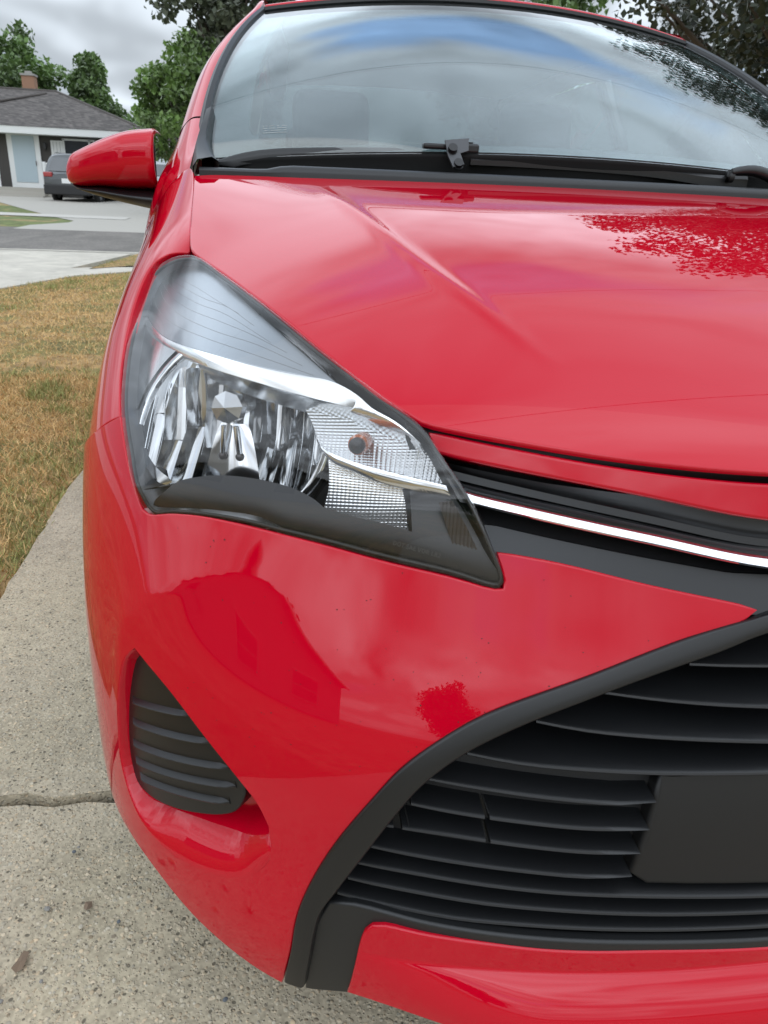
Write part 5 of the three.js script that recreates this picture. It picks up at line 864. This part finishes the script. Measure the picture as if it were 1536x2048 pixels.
// lawn grass: countless blades, dry and green
{
  const bg = (() => { const p = [], n = []; const W = .0017; for (let k = 0; k < 3; k++) { const y0 = k / 3, y1 = (k + 1) / 3, w0 = W * (1 - y0 * .8), w1 = k === 2 ? 0 : W * (1 - y1 * .8), b0 = y0 * y0 * .35, b1 = y1 * y1 * .35; for (const v of [[-w0, y0, b0], [w0, y0, b0], [w1, y1, b1], ...(k < 2 ? [[-w0, y0, b0], [w1, y1, b1], [-w1, y1, b1]] : [])]) { p.push(v[0], v[1], v[2]); n.push(0, .5, .86); } } return geo(p, null, null, new Array(p.length / 3 * 2).fill(0)); })();
  const soilPoly = [[-14, 12], [-1.25, 12], [-1.25, -9.75], [-2.1, -9.45], [-2.72, -8.7], [-3.15, -7.3], [-4.4, -5.6], [-6.5, -4.4], [-14, -4]], isle = [[-2.72, -9.6], [-2.3, -10.1], [2, -10.4], [2, -12.2], [-1.2, -12.1], [-2.5, -11.85]];
  const R = rng(99), list = [], N = 150000; let guard = 0;
  while (list.length < N && guard++ < N * 6) {
    const near = R(), z = near < .55 ? 1.0 - R() * 4.8 : lerp(-2.6, -12.2, Math.pow(R(), .9)), x = near < .55 ? -1.235 - R() * 2.0 : -1.2 - R() * 3.4;
    if (x > -1.262 + .03 * (fb(z * 4, 9) - .5) + .028 * fb(z * 9, 4) - .012 && z > -9.6) continue; if (!inside(soilPoly, x, z) && !inside(isle, x, z)) continue;
    list.push([x, z]);
  }
  const fadeZ = z => sstep(-2.2, -6, z);
  const im = new THREE.InstancedMesh(bg, std([1, 1, 1], .8, { side: THREE.DoubleSide }), list.length), m = new THREE.Matrix4(), q = new THREE.Quaternion(), e = new THREE.Euler(), c = new THREE.Color();
  list.forEach(([x, z], i) => {
    const g = fb(x * 1.1 + 4, z * .8 + 2), g2 = fb(x * 4.2, z * 4.2), edge = sstep(.28, 0, -1.26 - x) * (.55 + .5 * g2), grn = clamp(sstep(.68, .80, g + (g2 - .5) * .6) * .75 + edge * .6 + sstep(-6.5, -9, z) * .3, 0, 1), isG = R() < .07 + .75 * grn;
    const far = 1 + .6 * fadeZ(z), hgt = (.022 + .030 * R()) * (.75 + .8 * (isG ? grn : .15)), lean = isG ? .85 : 1.3;
    e.set((R() - .5) * 2 * lean, R() * 6.283, (R() - .5) * 2 * lean); q.setFromEuler(e); m.compose(V(x, -.016, z), q, V((.8 + .7 * R()) * far, hgt, hgt)); im.setMatrixAt(i, m);
    const t = .7 + .6 * R(); isG ? c.setRGB(.27 * t, .275 * t, .09 * t) : c.setRGB(.60 * t, .405 * t, .18 * t); im.setColorAt(i, c);
  });
  im.name = 'lawn_grass'; im.userData = { kind: 'stuff', label: 'dry straw-coloured lawn grass with green patches beside the driveway', category: 'grass' }; im.castShadow = im.receiveShadow = true; scene.add(im);
}
// overhead wires, mirrored in the glass and the bonnet
{
  const runs = [[[-40, 7.4, -15.5], [40, 7.2, -19]], [[-40, 6.9, -15.3], [40, 6.7, -18.8]], [[-40, 6.3, -15.2], [40, 6.1, -18.7]], [[-30, 6.2, 3], [30, 6.6, -6]], [[-30, 7.6, -2.0], [30, 8.0, -10]]];
  runs.forEach(([a, b], i) => { const p = []; for (let k = 0; k <= 40; k++) { const t = k / 40; p.push(V(lerp(a[0], b[0], t), lerp(a[1], b[1], t) - 4 * t * (1 - t) * .7, lerp(a[2], b[2], t))); } tag(mesh('overhead_wire', tube(p, .006, 5), std([.01, .01, .01], .7), scene), i < 3 ? 'thin black overhead wire strung along the street' : 'thin black overhead wire crossing above the parked red car', 'wire', i < 3 ? 'wires along the street' : 'wires above the driveway'); });
}
// leaf litter and a few larger pebbles on the slab
{
  const R = rng(12), put = [[-.93, -.24, .020], [-.955, -.20, .016], [-1.0, -.17, .021], [-1.04, -.14, .016], [-.86, -.32, .012], [-.83, -.10, .010], [-.90, -.03, .012]];
  put.forEach(([x, z, s], i) => { const p = [], N = 7; const ring = []; for (let k = 0; k < N; k++) { const f = k / N * 6.283, r = s * (.55 + .5 * R()); ring.push(V(Math.cos(f) * r, .002 + .004 * R(), Math.sin(f) * r * .6)); } for (let k = 0; k < N; k++) for (const v of [V(0, .006, 0), ring[(k + 1) % N], ring[k]]) p.push(v.x, v.y, v.z); const m = mesh('dry_leaf', geo(p, null, null, new Array(p.length / 3 * 2).fill(0)), std(i % 2 ? [.30, .21, .11] : [.17, .12, .08], .9), scene); m.position.set(x, .002, z); m.rotation.y = R() * 6; tag(m, 'curled brown dry leaf scrap lying on the concrete driveway', 'leaf', 'dry leaf scraps on the driveway'); });
  for (let i = 0; i < 26; i++) { const g = new THREE.IcosahedronGeometry(1, 1), p = g.attributes.position; for (let k = 0; k < p.count; k++) { const f = .8 + .4 * fb(p.getX(k) * 2 + i, p.getY(k) * 2 + p.getZ(k)); p.setXYZ(k, p.getX(k) * f, p.getY(k) * f * .5, p.getZ(k) * f * .8); } g.computeVertexNormals(); const s = .0018 + .0034 * R(), m = mesh('pebble', g, std([[.22, .21, .19], [.10, .11, .12], [.42, .38, .30]][i % 3], .8), scene); m.scale.setScalar(s); m.position.set(-.62 - .42 * R(), .005, .12 - .62 * R()); m.rotation.y = R() * 6; tag(m, ['small grey pebble lying on the concrete driveway', 'small dark slate pebble lying on the concrete driveway', 'small tan pebble lying on the concrete driveway'][i % 3], 'pebble', ['grey pebbles on the driveway', 'dark pebbles on the driveway', 'tan pebbles on the driveway'][i % 3]); }
  const tuft = []; for (let k = 0; k < 16; k++) { const a = R() * 6.283, L = .012 + .014 * R(); tuft.push(tube([V(0, 0, 0), V(Math.cos(a) * L * .4, L * .7, Math.sin(a) * L * .4), V(Math.cos(a) * L, L, Math.sin(a) * L)], t => .0013 * (1 - t * .8), 4)); }
  const tf = mesh('weed_tuft', tuft, std([.06, .12, .03], .8), scene); tf.position.set(-.815, .004, .0); tag(tf, 'tiny green weed growing from the concrete driveway', 'weed');
}
const renderer = new THREE.WebGLRenderer({ antialias: true });
renderer.setSize(768, 1024); renderer.shadowMap.enabled = true;
renderer.toneMapping = THREE.LinearToneMapping; renderer.toneMappingExposure = EXPOSURE;
renderer.render(scene, camera);
